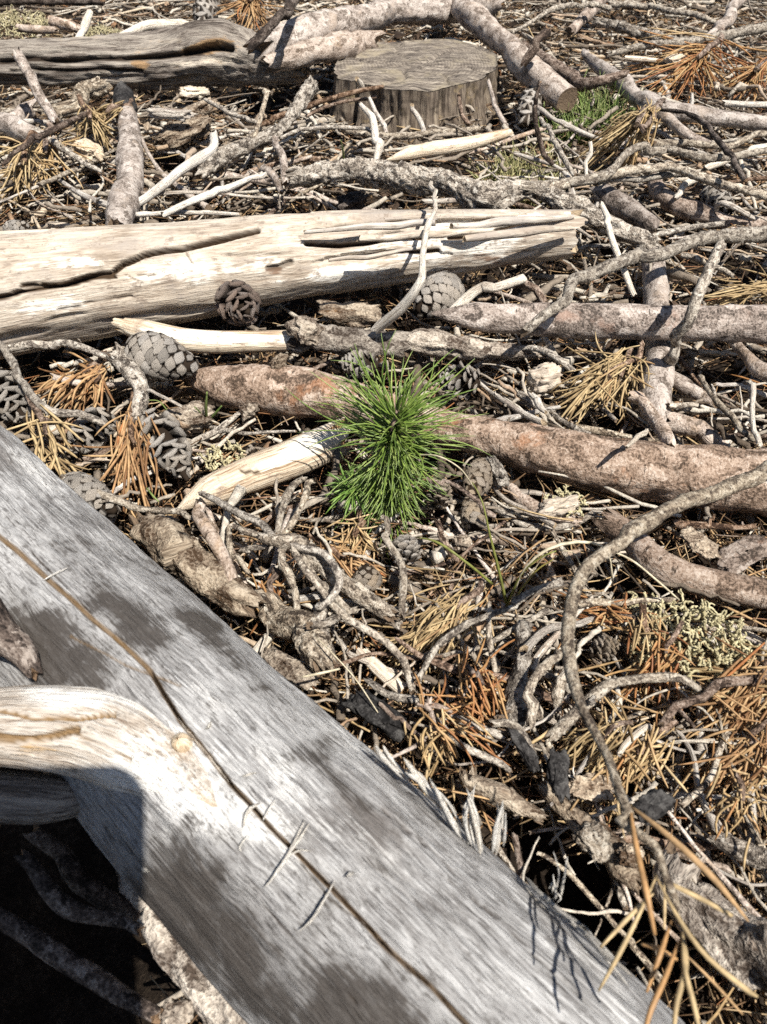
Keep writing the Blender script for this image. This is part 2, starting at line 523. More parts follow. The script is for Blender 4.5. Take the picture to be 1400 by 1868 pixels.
M['fresh'] = wood('fresh_broken_wood', [(0.36, (0.26, 0.17, 0.10)), (0.45, (0.56, 0.45, 0.33)), (0.60, (0.75, 0.66, 0.52))],
    along=8, around=140, patch=(0.38, 0.30, 0.235), pscale=26, pth=(0.54, 0.68), cap=(0.5, 0.31, 0.15), bl=(0.80, 0.745, 0.64), stk=0.35, var=0.08, dirt=(0.22, 0.16, 0.12), dth=(0.55, 0.70), speck=(0.2, 0.15, 0.11))
M['greywood'] = wood('grey_split_wood', [(0.37, (0.05, 0.04, 0.033)), (0.46, (0.175, 0.15, 0.13)), (0.54, (0.29, 0.26, 0.225)), (0.66, (0.43, 0.385, 0.33))],
    along=8, around=150, patch=(0.26, 0.195, 0.125), pscale=20, pth=(0.58, 0.75), crk=(0.03, 0.02, 0.013), bl=(0.50, 0.44, 0.36), dk=(0.34, 0.215, 0.11), cap=(0.36, 0.27, 0.18), bmp=0.0018)
M['bone'] = wood('bleached_twig_wood', [(0.36, (0.20, 0.165, 0.135)), (0.46, (0.44, 0.39, 0.335)), (0.60, (0.66, 0.61, 0.54))], along=14, around=300, patch=(0.30, 0.245, 0.205), pscale=40, pth=(0.48, 0.62), speck=(0.2, 0.16, 0.12), cap=(0.5, 0.38, 0.25), var=0.22, dirt=(0.17, 0.135, 0.11), dth=(0.54, 0.68))
M['white'] = wood('white_bleached_wood', [(0.36, (0.36, 0.30, 0.24)), (0.46, (0.60, 0.54, 0.46)), (0.60, (0.76, 0.71, 0.63))], along=14, around=300, patch=(0.46, 0.39, 0.32), pscale=34, pth=(0.54, 0.68), speck=(0.3, 0.24, 0.18), cap=(0.5, 0.38, 0.25), var=0.08, stk=0.4, dirt=(0.26, 0.21, 0.17), dth=(0.58, 0.72))
M['pine'] = bark('pink_grey_pine_bark', [(0.35, (0.06, 0.045, 0.035)), (0.46, (0.20, 0.15, 0.118)), (0.56, (0.31, 0.245, 0.20)), (0.72, (0.47, 0.405, 0.35))], plate=110, patch=(0.30, 0.165, 0.105), pscale=26, pth=(0.57, 0.68), con=1.45, flake=0.85, fine=650, cap=(0.16, 0.115, 0.078))
M['pinepale'] = bark('pale_pine_bark', [(0.34, (0.11, 0.083, 0.062)), (0.46, (0.33, 0.265, 0.22)), (0.57, (0.48, 0.405, 0.345)), (0.72, (0.62, 0.55, 0.485))], plate=120, patch=(0.44, 0.33, 0.24), pscale=30, pth=(0.54, 0.66), con=1.45, flake=0.8, fine=620)
M['rough'] = bark('rough_grey_bark', [(0.34, (0.045, 0.035, 0.028)), (0.47, (0.19, 0.155, 0.12)), (0.57, (0.34, 0.29, 0.23)), (0.7, (0.51, 0.455, 0.38))], plate=210, fine=700, bmp=0.0022, lich=(0.47, 0.43, 0.365))
M['tanbark'] = bark('tan_flaky_bark', [(0.32, (0.06, 0.04, 0.027)), (0.46, (0.20, 0.16, 0.125)), (0.58, (0.33, 0.275, 0.215)), (0.72, (0.48, 0.415, 0.335))], plate=130, patch=(0.33, 0.205, 0.115), pscale=34, pth=(0.60, 0.72), fine=600, bmp=0.0022)
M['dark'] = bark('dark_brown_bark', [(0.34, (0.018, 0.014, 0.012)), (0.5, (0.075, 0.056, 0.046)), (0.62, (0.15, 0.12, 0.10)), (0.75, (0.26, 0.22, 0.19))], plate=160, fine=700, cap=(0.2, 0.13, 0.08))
M['twig'] = bark('grey_lichened_twig_bark', [(0.34, (0.06, 0.048, 0.04)), (0.47, (0.215, 0.178, 0.14)), (0.57, (0.37, 0.32, 0.255)), (0.7, (0.54, 0.485, 0.405))], con=1.5, plate=330, fine=900, bmp=0.0012, lich=(0.50, 0.455, 0.385))
M['brown'] = bark('brown_twig_bark', [(0.34, (0.035, 0.022, 0.016)), (0.48, (0.145, 0.095, 0.066)), (0.6, (0.25, 0.18, 0.135)), (0.72, (0.37, 0.29, 0.23))], plate=300, fine=900, bmp=0.001)
M['cone'] = NB('grey_cone_scale', 0.85, 0.2)
def _cone(k, lo, mid, hi):
    r = k.n('ObjectInfo').outputs['Random']
    o = k.n('TexCoord').outputs['Object']
    n = k.noise(o, 900, 5, 0.65)
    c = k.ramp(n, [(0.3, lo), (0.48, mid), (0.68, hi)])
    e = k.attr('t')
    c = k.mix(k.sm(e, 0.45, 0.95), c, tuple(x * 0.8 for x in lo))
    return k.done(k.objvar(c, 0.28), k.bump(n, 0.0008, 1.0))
M['cone'] = _cone(M['cone'], (0.06, 0.048, 0.038), (0.33, 0.295, 0.255), (0.54, 0.50, 0.45))
M['conebr'] = _cone(NB('brown_cone_scale', 0.8, 0.25), (0.035, 0.025, 0.02), (0.15, 0.11, 0.09), (0.34, 0.29, 0.25))
M['conetan'] = _cone(NB('tan_cone_scale', 0.85, 0.2), (0.08, 0.055, 0.035), (0.30, 0.24, 0.18), (0.46, 0.40, 0.32))
M['core'] = NB('cone_core', 0.95, 0.05).done((0.025, 0.018, 0.013))
M['n_tan'] = islands('tan_dead_needles', [(0.0, (0.24, 0.15, 0.07)), (0.3, (0.40, 0.28, 0.14)), (0.65, (0.52, 0.39, 0.22)), (1.0, (0.33, 0.16, 0.06))])
M['n_gold'] = islands('golden_dead_needles', [(0.0, (0.19, 0.13, 0.065)), (0.4, (0.36, 0.26, 0.135)), (0.8, (0.47, 0.36, 0.20)), (1.0, (0.28, 0.16, 0.075))])
M['n_brown'] = islands('brown_dead_needles', [(0.0, (0.16, 0.08, 0.035)), (0.4, (0.31, 0.18, 0.085)), (0.75, (0.43, 0.29, 0.15)), (1.0, (0.32, 0.12, 0.04))])
M['n_orange'] = islands('orange_dead_needles', [(0.0, (0.20, 0.08, 0.035)), (0.35, (0.32, 0.15, 0.06)), (0.7, (0.40, 0.245, 0.11)), (1.0, (0.42, 0.31, 0.17))], rough=0.5)
M['n_litter'] = islands('mixed_needle_litter', [(0.0, (0.05, 0.03, 0.018)), (0.3, (0.15, 0.088, 0.044)), (0.55, (0.29, 0.19, 0.10)), (0.78, (0.42, 0.31, 0.18)), (0.9, (0.27, 0.115, 0.045)), (1.0, (0.22, 0.17, 0.13))])
M['green'] = islands('green_pine_needles', [(0.0, (0.075, 0.13, 0.022)), (0.4, (0.13, 0.20, 0.036)), (0.75, (0.19, 0.265, 0.055)), (1.0, (0.27, 0.33, 0.10))], rough=0.42, spec=0.4, tipdark=((0.75, 1.1), (0.20, 0.26, 0.10)))
M['green2'] = islands('bright_green_needles', [(0.0, (0.085, 0.16, 0.03)), (0.5, (0.13, 0.225, 0.045)), (1.0, (0.19, 0.29, 0.07))], rough=0.4, spec=0.4)
M['grass'] = islands('green_grass', [(0.0, (0.08, 0.13, 0.03)), (0.5, (0.16, 0.22, 0.06)), (1.0, (0.30, 0.32, 0.14))], rough=0.5)
M['drygrass'] = islands('dry_grass', [(0.0, (0.30, 0.28, 0.13)), (0.5, (0.42, 0.38, 0.2)), (1.0, (0.24, 0.27, 0.10))], rough=0.6)
M['straw'] = islands('pale_straw', [(0.0, (0.45, 0.38, 0.25)), (1.0, (0.6, 0.54, 0.4))], rough=0.6)
M['ygrass'] = islands('yellow_green_blade', [(0.0, (0.26, 0.20, 0.06)), (0.5, (0.18, 0.19, 0.05)), (1.0, (0.13, 0.15, 0.04))], rough=0.5)
M['lichen'] = islands('pale_reindeer_lichen', [(0.0, (0.30, 0.265, 0.155)), (0.5, (0.44, 0.39, 0.24)), (1.0, (0.54, 0.49, 0.32))], rough=0.95, spec=0.05)
M['t_litter'] = islands('twig_litter', [(0.0, (0.08, 0.06, 0.043)), (0.25, (0.23, 0.19, 0.15)), (0.55, (0.42, 0.37, 0.305)), (0.8, (0.58, 0.53, 0.45)), (0.92, (0.30, 0.18, 0.10)), (1.0, (0.58, 0.49, 0.37))], rough=0.9, spec=0.15, bmpsc=900)
M['c_litter'] = islands('bark_chip_litter', [(0.0, (0.03, 0.021, 0.016)), (0.35, (0.10, 0.068, 0.047)), (0.6, (0.20, 0.15, 0.11)), (0.82, (0.34, 0.27, 0.20)), (0.93, (0.22, 0.105, 0.05)), (1.0, (0.54, 0.45, 0.34))], rough=0.9, spec=0.15, bmpsc=700)
M['char'] = bark('charred_bark', [(0.35, (0.012, 0.011, 0.011)), (0.55, (0.04, 0.037, 0.036)), (0.75, (0.10, 0.095, 0.09))], plate=120, fine=500)

def soil():
    k = NB('forest_soil', 0.95, 0.1)
    p = k.n('TexCoord').outputs['Object']
    a = k.noise(p, 60, 8, 0.7)
    b = k.noise(p, 420, 5, 0.7)
    f = k.math('ADD', k.math('MULTIPLY', a, 0.5), k.math('MULTIPLY', b, 0.5))
    c = k.ramp(f, [(0.34, (0.008, 0.006, 0.005)), (0.5, (0.025, 0.018, 0.013)), (0.62, (0.06, 0.045, 0.032)), (0.75, (0.13, 0.10, 0.07))])
    return k.done(c, k.bump(f, 0.004, 1.0))
M['soil'] = soil()

# ------------------------------------------------------------------ ground
ax = np.concatenate([-np.geomspace(60, 2.2, 24), np.linspace(-2.1, 2.1, 260), np.geomspace(2.2, 60, 24)])
ay = np.concatenate([-np.geomspace(60, 0.9, 24), np.linspace(-0.85, 3.0, 260), np.geomspace(3.1, 80, 24)])
X, Y = np.meshgrid(ax, ay)
Z = gh(X, Y) * np.exp(-np.maximum(np.hypot(X, Y) - 4, 0) / 3)
nx, ny = len(ax), len(ay)
i = np.arange(ny - 1)[:, None] * nx; j = np.arange(nx - 1)[None]
q = np.stack([i + j, i + j + 1, i + nx + j + 1, i + nx + j], -1).reshape(-1, 4)
tag(mk('ground', np.stack([X, Y, Z], -1), q, None, M['soil']), 'dark brown forest soil under all the litter', 'ground', kind='structure')

# ------------------------------------------------------------------ hero stems
BASE = 0.012
OBST = []            # (segment points, radius) of thick stems, for the filler twigs to avoid
_seed = [0]
def world_path(pts, base=BASE):
    out, rad = [], []
    for p in pts:
        u, v, r = p[:3]
        z = p[3] if len(p) > 3 and p[3] is not None else None
        if z is None:
            zz = base + 0.01
            for _ in range(4):
                w = P(u, v, zz); rw = r * depth(w) / FPX
                zz = base + rw
        else: zz = z
        w = P(u, v, zz)
        out.append(w); rad.append(r * depth(w) / FPX)
    return np.array(out), np.array(rad)

STY = {  # style: (material, noise amplitude, along, around, knob amplitude, sides)
    'pine': ('pine', 0.10, 18, 45, 0, 22), 'pinepale': ('pinepale', 0.10, 16, 40, 0, 20),
    'twig': ('twig', 0.16, 120, 260, 0.34, 12), 'rough': ('rough', 0.24, 90, 130, 0.16, 16),
    'tanbark': ('tanbark', 0.26, 60, 90, 0, 18), 'brown': ('brown', 0.12, 60, 160, 0.15, 10),
    'dark': ('dark', 0.2, 60, 120, 0.1, 12), 'bone': ('bone', 0.14, 20, 160, 0, 12),
    'grey': ('greywood', 0.18, 10, 70, 0, 22), 'pale': ('pale', 0.12, 10, 60, 0, 20),
    'fresh': ('fresh', 0.10, 12, 60, 0, 20), 'char': ('char', 0.3, 60, 90, 0, 10)}

def S(name, label, cat, sty, pts, group=None, e=('broken', 'broken'), parent=None, base=BASE, wob=0.25, edit=None, nl=None, ns=None, amp=1.0, worldpts=None, stubs=0, warp=0.0, kk=1.0):
    _seed[0] += 1
    sd = _seed[0]
    mat, na, ka, kr, kn, sides = STY[sty]
    W_, R_ = worldpts if worldpts is not None else world_path(pts, base)
    if sty in ('tanbark', 'rough') and R_.max() > 0.004 and parent is None:
        L_ = np.sum(np.linalg.norm(np.diff(W_, axis=0), axis=1))
        nl = int(min(L_ / 0.0016, 240)); ns = 44
    if sty == 'twig': R_ = R_ * 0.86
    t = Tube(W_, R_, nl=nl, ns=ns or sides, wob=wob, seed=sd, warp=warp, kink={'twig': 0.75, 'bone': 0.75, 'white': 0.5, 'brown': 0.95, 'rough': 0.6, 'pinepale': 0.45, 'pine': 0.15, 'dark': 0.5, 'tanbark': 0.4}.get(sty, 0.0) * kk)
    t.rough(na * amp, ka, kr)
    if kn: t.knobs(kn * amp, max(0.0022, float(R_.mean()) * 0.85))
    if sty in ('tanbark', 'rough', 'pine', 'pinepale') and R_.max() > 0.004:
        t.flakes({'tanbark': 0.26, 'rough': 0.18, 'pine': 0.085, 'pinepale': 0.10}[sty], 70, 150 if sty != 'rough' else 220)
    if sty in ('pine', 'pinepale'):
        t.off += 0.10 * vnoise(np.stack([t.S / (6 * R_.mean()), t.S * 0 + sd, t.S * 0], -1))[:, None]
    if edit: edit(t)
    t.ends(*e)
    o = t.build(name, M[mat], parent)
    if parent is None:
        tag(o, label, cat, group)
        if R_.max() > 0.0075: OBST.append((t.C[::4].copy(), t.R[::4].copy()))
    rr = np.random.default_rng(sd)
    for k in range(stubs):
        a = int(rr.integers(2, t.nl - 2))
        dirv = t.dirs[a, int(rr.integers(0, t.ns))] * 0.8 + t.T[a] * rr.choice([-0.7, 0.7])
        dirv[2] = abs(dirv[2]) * 0.7
        r = t.R[a] * rr.uniform(0.3, 0.5)
        L = r * rr.uniform(4, 12)
        p0 = t.C[a] + dirv * t.R[a] * 0.3
        ww = np.array([p0, p0 + dirv * L * 0.5 + rr.normal(0, L * 0.06, 3), p0 + dirv * L + rr.normal(0, L * 0.12, 3)])
        S('side_stub', None, None, sty, None, parent=o, worldpts=(ww, np.array([r * 1.15, r, r * 0.6])), ns=8, nl=9)
    return o

STY['white'] = ('white', 0.14, 20, 160, 0, 14)
TW = 'dry_twig'; BR = 'dead_branch'; LG = 'weathered_log'

# --- foreground log -------------------------------------------------------------
def ed_front(t):
    t.rough(0.05, 5, 25); t.rough(0.03, 20, 30); t.rough(0.010, 14, 260); t.rough(0.010, 50, 500, 3)
    main = [(-60, 930), (30, 1003), (110, 1078), (200, 1152), (275, 1225), (330, 1315), (420, 1428), (520, 1535), (620, 1638), (700, 1722), (780, 1795), (880, 1900)]
    crack(t, main, 6.5, 0.03, jit=3, soft=0.85)
    crack(t, main[4:], 3.5, 0.16, attr='gap', jit=3)
    crack(t, [(130, 1160), (230, 1215), (330, 1250)], 3, 0.02, soft=0.5, jit=3)
    crack(t, [(545, 1570), (600, 1640), (680, 1700)], 3, 0.05, attr='gap', soft=0.8, jit=3)
    for l in ([(250, 960), (400, 1090), (520, 1200)], [(600, 1300), (700, 1400), (760, 1460)], [(820, 1600), (930, 1700), (1050, 1810)], [(60, 1010), (150, 1100), (230, 1170)], [(480, 1650), (560, 1740), (650, 1830)], [(700, 1480), (800, 1560), (870, 1640)]):
        crack(t, l, 2.6, 0.03, attr='gap', soft=0.75, jit=4)
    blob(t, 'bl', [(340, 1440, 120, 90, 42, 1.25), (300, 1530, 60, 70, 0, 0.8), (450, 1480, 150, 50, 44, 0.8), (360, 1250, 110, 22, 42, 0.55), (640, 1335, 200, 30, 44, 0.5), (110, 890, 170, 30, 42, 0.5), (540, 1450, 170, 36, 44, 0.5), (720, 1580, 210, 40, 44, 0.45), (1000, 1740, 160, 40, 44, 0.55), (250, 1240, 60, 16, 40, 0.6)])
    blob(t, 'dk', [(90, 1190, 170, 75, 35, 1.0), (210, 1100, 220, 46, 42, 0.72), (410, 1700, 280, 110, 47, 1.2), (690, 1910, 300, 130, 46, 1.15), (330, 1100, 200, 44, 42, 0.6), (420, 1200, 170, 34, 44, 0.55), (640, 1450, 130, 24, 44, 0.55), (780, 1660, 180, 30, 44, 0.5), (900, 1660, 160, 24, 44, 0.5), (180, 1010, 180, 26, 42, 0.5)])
LOGZ = 0.058
LA, LB, LR = P(-130, 868, LOGZ), P(980, 2016, LOGZ), 0.0428
lp = [LA + (LB - LA) * k for k in (-0.22, 0.0, 0.33, 0.66, 1.0, 1.15)]
def on_log(u, v, lift=0.0):
    d = FWD + RGT * ((u - 700.0) / FPX) + UPV * (-(v - 934.0) / FPX)
    a = (LB - LA) / np.linalg.norm(LB - LA)
    w = CAM - LA
    dp, wp = d - a * (d @ a), w - a * (w @ a)
    A_, B_, C_ = dp @ dp, 2 * dp @ wp, wp @ wp - (LR + lift) ** 2
    D_ = max(B_ * B_ - 4 * A_ * C_, 0)
    return CAM + d * (-B_ - math.sqrt(D_)) / (2 * A_)
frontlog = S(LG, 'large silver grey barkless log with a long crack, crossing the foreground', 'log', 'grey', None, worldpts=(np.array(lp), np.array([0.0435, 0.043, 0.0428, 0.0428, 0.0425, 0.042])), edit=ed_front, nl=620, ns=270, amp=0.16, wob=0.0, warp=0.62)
frontlog.data.materials[0] = M['silver']

def log_part(name, pts, rpx, sty='splint', lift=0.0008, lifts=None, e=('taper', 'taper')):
    lifts = lifts or [lift] * len(pts)
    w = np.array([on_log(u, v, l) for (u, v), l in zip(pts, lifts)])
    r = np.array([a * depth(x) / FPX for a, x in zip(rpx, w)])
    return S(name, None, None, sty, None, worldpts=(w, r), parent=frontlog, ns=8, nl=14, wob=0.6, e=e)

# branch stub of the foreground log, and its splinters
def ed_stub(t):
    t.rough(0.07, 14, 60); t.rough(0.03, 20, 160, ridge=True)
    blob(t, 'bl', [(280, 1400, 120, 90, 30, 0.75), (120, 1270, 220, 26, 5, 0.7)])
    blob(t, 'dk', [(60, 1370, 90, 20, 0, 0.6)])
    crack(t, [(-40, 1296), (60, 1306), (140, 1312), (210, 1300)], 5, 0.14)
    crack(t, [(-40, 1345), (20, 1350), (80, 1345), (140, 1330)], 9, 0.22)
    crack(t, [(120, 1330), (190, 1360), (240, 1385)], 3, 0.06)
M['splint'] = wood('white_splinter_fibre', [(0.36, (0.42, 0.38, 0.33)), (0.6, (0.72, 0.69, 0.63))], along=20, around=400, var=0.1, dth=(0.8, 0.9))
STY['splint'] = ('splint', 0.14, 20, 160, 0, 8)
STY['stub'] = ('silver', 0.10, 12, 70, 0, 60)
M['stubwood'] = wood('pale_stub_wood', [(0.36, (0.14, 0.10, 0.075)), (0.45, (0.36, 0.31, 0.26)), (0.54, (0.52, 0.48, 0.43)), (0.66, (0.66, 0.63, 0.59))], along=9, around=190, patch=(0.42, 0.33, 0.22), pscale=18, pth=(0.56, 0.7), stk=0.3, con=1.0, wts=(0.16, 0.54, 0.30), crk=(0.20, 0.13, 0.065), bl=(0.68, 0.66, 0.62), dk=(0.42, 0.26, 0.10), cap=(0.4, 0.27, 0.13), bmp=0.0014, var=0.02)
st_ = S('branch_stub', None, None, 'stub', [(480, 1570, 6, 0.0955), (415, 1505, 30, 0.0930), (350, 1440, 58, 0.0900), (285, 1388, 78, 0.0872), (210, 1348, 82, 0.0870), (120, 1328, 76, 0.089), (0, 1322, 70, 0.090), (-120, 1330, 70, 0.092)], parent=frontlog, edit=ed_stub, nl=220, ns=110, wob=0.1)
st_.data.materials[0] = M['stubwood']
for pts, r in [([(482, 1620), (520, 1570), (556, 1495)], [1.5, 4, 1.5]), ([(505, 1590), (540, 1540), (566, 1500)], [1.2, 2.5, 1]), ([(545, 1700), (575, 1670), (612, 1605)], [1, 3, 1.2]), ([(443, 1510), (452, 1480), (475, 1465)], [1.5, 4, 1.5]), ([(478, 1500), (492, 1475), (505, 1455)], [1, 2.5, 1]), ([(440, 1555), (438, 1545), (450, 1525)], [1, 2, 1]), ([(630, 1600), (640, 1595), (650, 1592)], [2, 5, 2]), ([(520, 1565), (545, 1552), (570, 1552)], [1, 2, 1]), ([(80, 1058), (100, 1047), (125, 1035)], [1, 2, 1]), ([(440, 1418), (455, 1412), (470, 1410)], [1, 2, 1]), ([(375, 1330), (382, 1325), (386, 1315)], [2, 4, 2]), ([(255, 1580), (262, 1585), (272, 1590)], [2, 4, 2])]:
    log_part('splinter', pts, r, lift=0.0012)
for pts, r in [([(900, 1560), (905, 1515), (912, 1468)], [9, 8, 4]), ([(918, 1545), (922, 1510), (926, 1475)], [6, 5, 2]), ([(878, 1560), (868, 1500), (848, 1452)], [8, 8, 4]), ([(862, 1545), (850, 1490), (866, 1445)], [6, 6, 2]), ([(842, 1530), (815, 1470), (790, 1440)], [9, 9, 5]), ([(800, 1470), (765, 1420), (735, 1390)], [10, 12, 6]), ([(1022, 1640), (1028, 1610), (1029, 1585)], [6, 5, 2]), ([(1010, 1640), (1016, 1625), (1012, 1608)], [6, 4, 2]), ([(960, 1600), (1000, 1640), (1060, 1700)], [7, 8, 5]), ([(1060, 1690), (1100, 1730), (1150, 1790)], [7, 9, 5]), ([(740, 1425), (700, 1380), (690, 1370)], [5, 8, 3])]:
    for rp_ in range(3):
        jr = np.random.default_rng(int(pts[0][0]) * 3 + rp_)
        du_, dv_ = jr.normal(0, 7, 2) if rp_ else (0, 0)
        w = np.array([P(u + du_ + jr.normal(0, 2.5) * k, v + dv_ + jr.normal(0, 5) * k, 0.086 + (0.006 - 0.002 * rp_) * k) for k, (u, v) in enumerate(pts)])
        S('splinter', None, None, 'splint', None, worldpts=(w, np.array([a * depth(x) / FPX * (0.62 - 0.12 * rp_) for a, x in zip(r, w)])), parent=frontlog, ns=5, nl=14, e=('taper', 'taper'), wob=0.5)
w = on_log(330, 1352, 0.002)
_a = (LB - LA) / np.linalg.norm(LB - LA); _n = (w - LA) - _a * ((w - LA) @ _a); _n /= np.linalg.norm(_n)
S('knot', None, None, 'fresh', None, worldpts=(np.array([w - _n * 0.012, w - _n * 0.002, w + _n * 0.003]), np.array([0.0036, 0.0032, 0.0026])), parent=frontlog, nl=14, ns=18, e=('cut', 'round'), amp=2.0, wob=0)

# --- big pale split log across the middle -----------------------------------------
def ed_pale(t):
    V, f = facing(t); u, v, _ = proj(V)
    # split layers at the right half: steps that follow the grain
    n = vnoise(np.stack([t.gc[..., 0] * 7, t.gc[..., 1] * 95, t.gc[..., 2] * 95], -1) + 31.0) + 0.4 * vnoise(np.stack([t.gc[..., 0] * 22, t.gc[..., 1] * 180, t.gc[..., 2] * 180], -1))
    m = sstep(480, 640, u) * sstep(0.0, 0.35, -((v - (490 - (u - 480) * 0.09)) / 100.0) + 0.25)
    t.off -= 0.30 * m * np.floor(np.clip(n * 2.8 + 1.6, 0, 4.99)) / 4
    t.off -= 0.05 * sstep(0.15, 0.3, n)
    crack(t, [(-60, 545), (60, 530), (130, 510), (205, 500), (225, 480), (260, 465), (330, 455), (400, 440), (470, 425)], 7, 0.2)
    crack(t, [(40, 520), (120, 515), (210, 508)], 5, 0.12)
    crack(t, [(560, 440), (620, 445), (700, 440), (780, 430)], 7, 0.22)
    crack(t, [(570, 415), (660, 410), (760, 405)], 5, 0.2)
    crack(t, [(640, 470), (740, 465), (800, 455)], 5, 0.15)
    crack(t, [(490, 490), (510, 488), (530, 478)], 8, 0.10, soft=0.7)
    crack(t, [(820, 430), (900, 425), (990, 400)], 5, 0.16)
    for l in ([(230, 500), (262, 520), (275, 545)], [(250, 500), (285, 505)], [(340, 462), (352, 480)], [(100, 560), (180, 552), (240, 545)]):
        crack(t, l, 2.5, 0.05, soft=0.7)
    blob(t, 'dk', [(405, 515, 26, 16, 20, 0.7), (325, 545, 14, 8, 0, 0.7), (505, 495, 20, 9, 0, 0.7), (880, 470, 40, 10, 0, 0.7), (940, 480, 60, 16, -10, 0.6), (60, 600, 50, 30, 0, 0.5)])
    blob(t, 'bl', [(850, 440, 240, 60, -4, 0.9), (620, 500, 120, 20, -6, 1.1), (340, 500, 150, 26, -8, 0.9), (120, 480, 130, 18, -4, 0.8), (100, 560, 110, 20, -6, 0.8), (960, 400, 90, 12, 0, 1.3)])
PZ = 0.052
S(LG, 'thick cream barkless log with a long dark split, ending splintered at right', 'log', 'pale',
  [(-420, 640, 120, PZ), (-120, 560, 112, PZ), (130, 520, 98, PZ), (380, 489, 84, PZ), (620, 462, 72, PZ), (860, 440, 54, PZ), (1042, 430, 44, PZ)], edit=ed_pale, nl=560, ns=190, amp=0.35, wob=0.05, warp=0.5, e=('broken', 'ragged'))
palelog = bpy.context.scene.objects[-1] if False else [o for o in bpy.data.objects if o.get('label', '').startswith('thick cream')][0]
for pts in ([(560, 418, 7, .087), (680, 408, 9, .086), (800, 402, 6, .084)], [(660, 432, 6, .089), (780, 424, 9, .087), (900, 414, 5, .083)], [(820, 412, 6, .082), (930, 402, 9, .079), (1046, 390, 5, .074)], [(850, 432, 7, .083), (960, 420, 10, .078), (1048, 412, 6, .073)], [(700, 398, 5, .080), (820, 392, 7, .079), (960, 388, 4, .075)], [(600, 470, 4, .088), (680, 462, 7, .087), (760, 450, 4, .086)]):
    S('split_sliver', None, None, 'pale', [(u_, v_ + 4, r_ * 0.8, z_ - 0.003) for (u_, v_, r_, z_) in pts], parent=palelog, ns=9, nl=46, e=('broken', 'broken'), wob=0.9, amp=3.0)

# --- the other logs and branches, traced one by one: (u, v, radius px[, z]) ---------
G1 = 'thick dead branches on the forest floor'
S(BR, 'brown grey pine branch running behind the green seedling to the right edge', 'branch', 'pine', [(335, 682, 14), (375, 690, 25), (450, 704, 35), (600, 728, 37), (700, 754, 36), (800, 782, 36), (900, 802, 39), (1000, 822, 43), (1100, 840, 46), (1250, 860, 48), (1420, 878, 49), (1650, 905, 50)], G1, e=('taper', 'cut'), nl=260, ns=48, wob=0.3, edit=lambda t: (t.rough(0.05, 40, 70), crack(t, [(1180, 830), (1205, 850), (1215, 880)], 4, 0.05), crack(t, [(1230, 850), (1260, 890), (1270, 930)], 3, 0.05), blob(t, 'dk', [(450, 705, 30, 20, 0, 1)])))
S(BR, 'straight pinkish branch with rusty patches, lying right of the grey cone', 'branch', 'pine', [(788, 578, 12, .044), (830, 580, 20, .045), (900, 580, 25, .046), (1100, 584, 28, .047), (1300, 588, 30, .048), (1600, 592, 31, .048)], G1, e=('taper', 'cut'), nl=160, ns=36, wob=0.2)
S(BR, 'short thick upright-lying branch passing under the straight pinkish branch', 'branch', 'pinepale', [(1190, 470, 20, .018), (1200, 560, 22, .018), (1196, 640, 25, .020), (1200, 730, 27, .020), (1215, 775, 20, .016)], G1, nl=60)
S(BR, 'pale pink branch piece below the short thick branch at right', 'branch', 'pinepale', [(1222, 765, 17), (1280, 790, 20), (1345, 822, 12)], G1, nl=40)
S(BR, 'thin pinkish branch leaning on the seedling-side branch near dead golden needles', 'branch', 'pinepale', [(1150, 715, 9, .03), (1180, 750, 12, .03), (1215, 790, 13, .036), (1235, 815, 10, .042)], G1)
S(BR, 'shadowed pinkish branch curving below the arched twig at right', 'branch', 'pine', [(1110, 950, 24), (1160, 985, 28), (1220, 1035, 30), (1310, 1062, 27), (1430, 1085, 26), (1600, 1100, 26)], G1, nl=90, ns=28)
S(BR, 'small reddish branch in the shade under the large brown branch', 'branch', 'pine', [(930, 885, 9), (955, 915, 12), (1000, 940, 13), (1060, 955, 10)], G1)
S(BR, 'knobbly grey-white curved twig in shade beside the seedling', 'twig', 'twig', [(895, 930, 7), (940, 948, 8), (1000, 962, 8), (1060, 955, 7), (1090, 940, 5)], 'twigs around the seedling')
S(BR, 'rough tan bark stick lying along the foreground log', 'branch', 'tanbark', [(240, 945, 24, .035), (300, 985, 30, .036), (370, 1045, 33, .036), (430, 1080, 30, .034), (480, 1100, 20, .032)], G1, nl=90, ns=30, amp=1.4)
S(BR, 'rough grey bark stick, continuing below the tan bark stick', 'branch', 'rough', [(470, 1105, 20, .024), (520, 1145, 25, .026), (570, 1195, 27, .027), (612, 1240, 22, .024)], G1, nl=80, ns=24)
S(BR, 'dark grey forked branch lying across behind the pale log', 'branch', 'rough', [(520, 325, 16, .05), (600, 318, 19, .055), (700, 318, 22, .058), (800, 332, 24, .058), (880, 350, 24, .056), (965, 352, 20, .055), (1030, 375, 19, .05), (1110, 415, 16, .04), (1190, 445, 12, .03)], G1, nl=150, ns=22)
fb = [o for o in bpy.data.objects if o.get('label', '').startswith('dark grey forked')][0]
S('side_branch', None, None, 'twig', [(955, 352, 15, .056), (1020, 338, 12, .06), (1100, 318, 10, .065), (1145, 282, 9, .07), (1200, 272, 8, .07), (1300, 292, 8, .066), (1420, 272, 7, .06)], parent=fb, nl=110)
S('side_branch', None, None, 'twig', [(1000, 343, 9, .058), (1080, 328, 9, .058), (1170, 312, 9, .058), (1230, 305, 9, .06), (1300, 325, 9, .058), (1420, 360, 8, .05)], parent=fb, nl=100)
S('side_branch', None, None, 'twig', [(1090, 335, 6, .052), (1190, 322, 6, .05), (1260, 318, 5, .05)], parent=fb)
S(BR, 'short stub of brown branch with rounded end, right of the pale log end', 'branch', 'pine', [(1105, 358, 16, .03), (1150, 385, 18, .03), (1195, 418, 13, .028)], G1, e=('broken', 'round'))
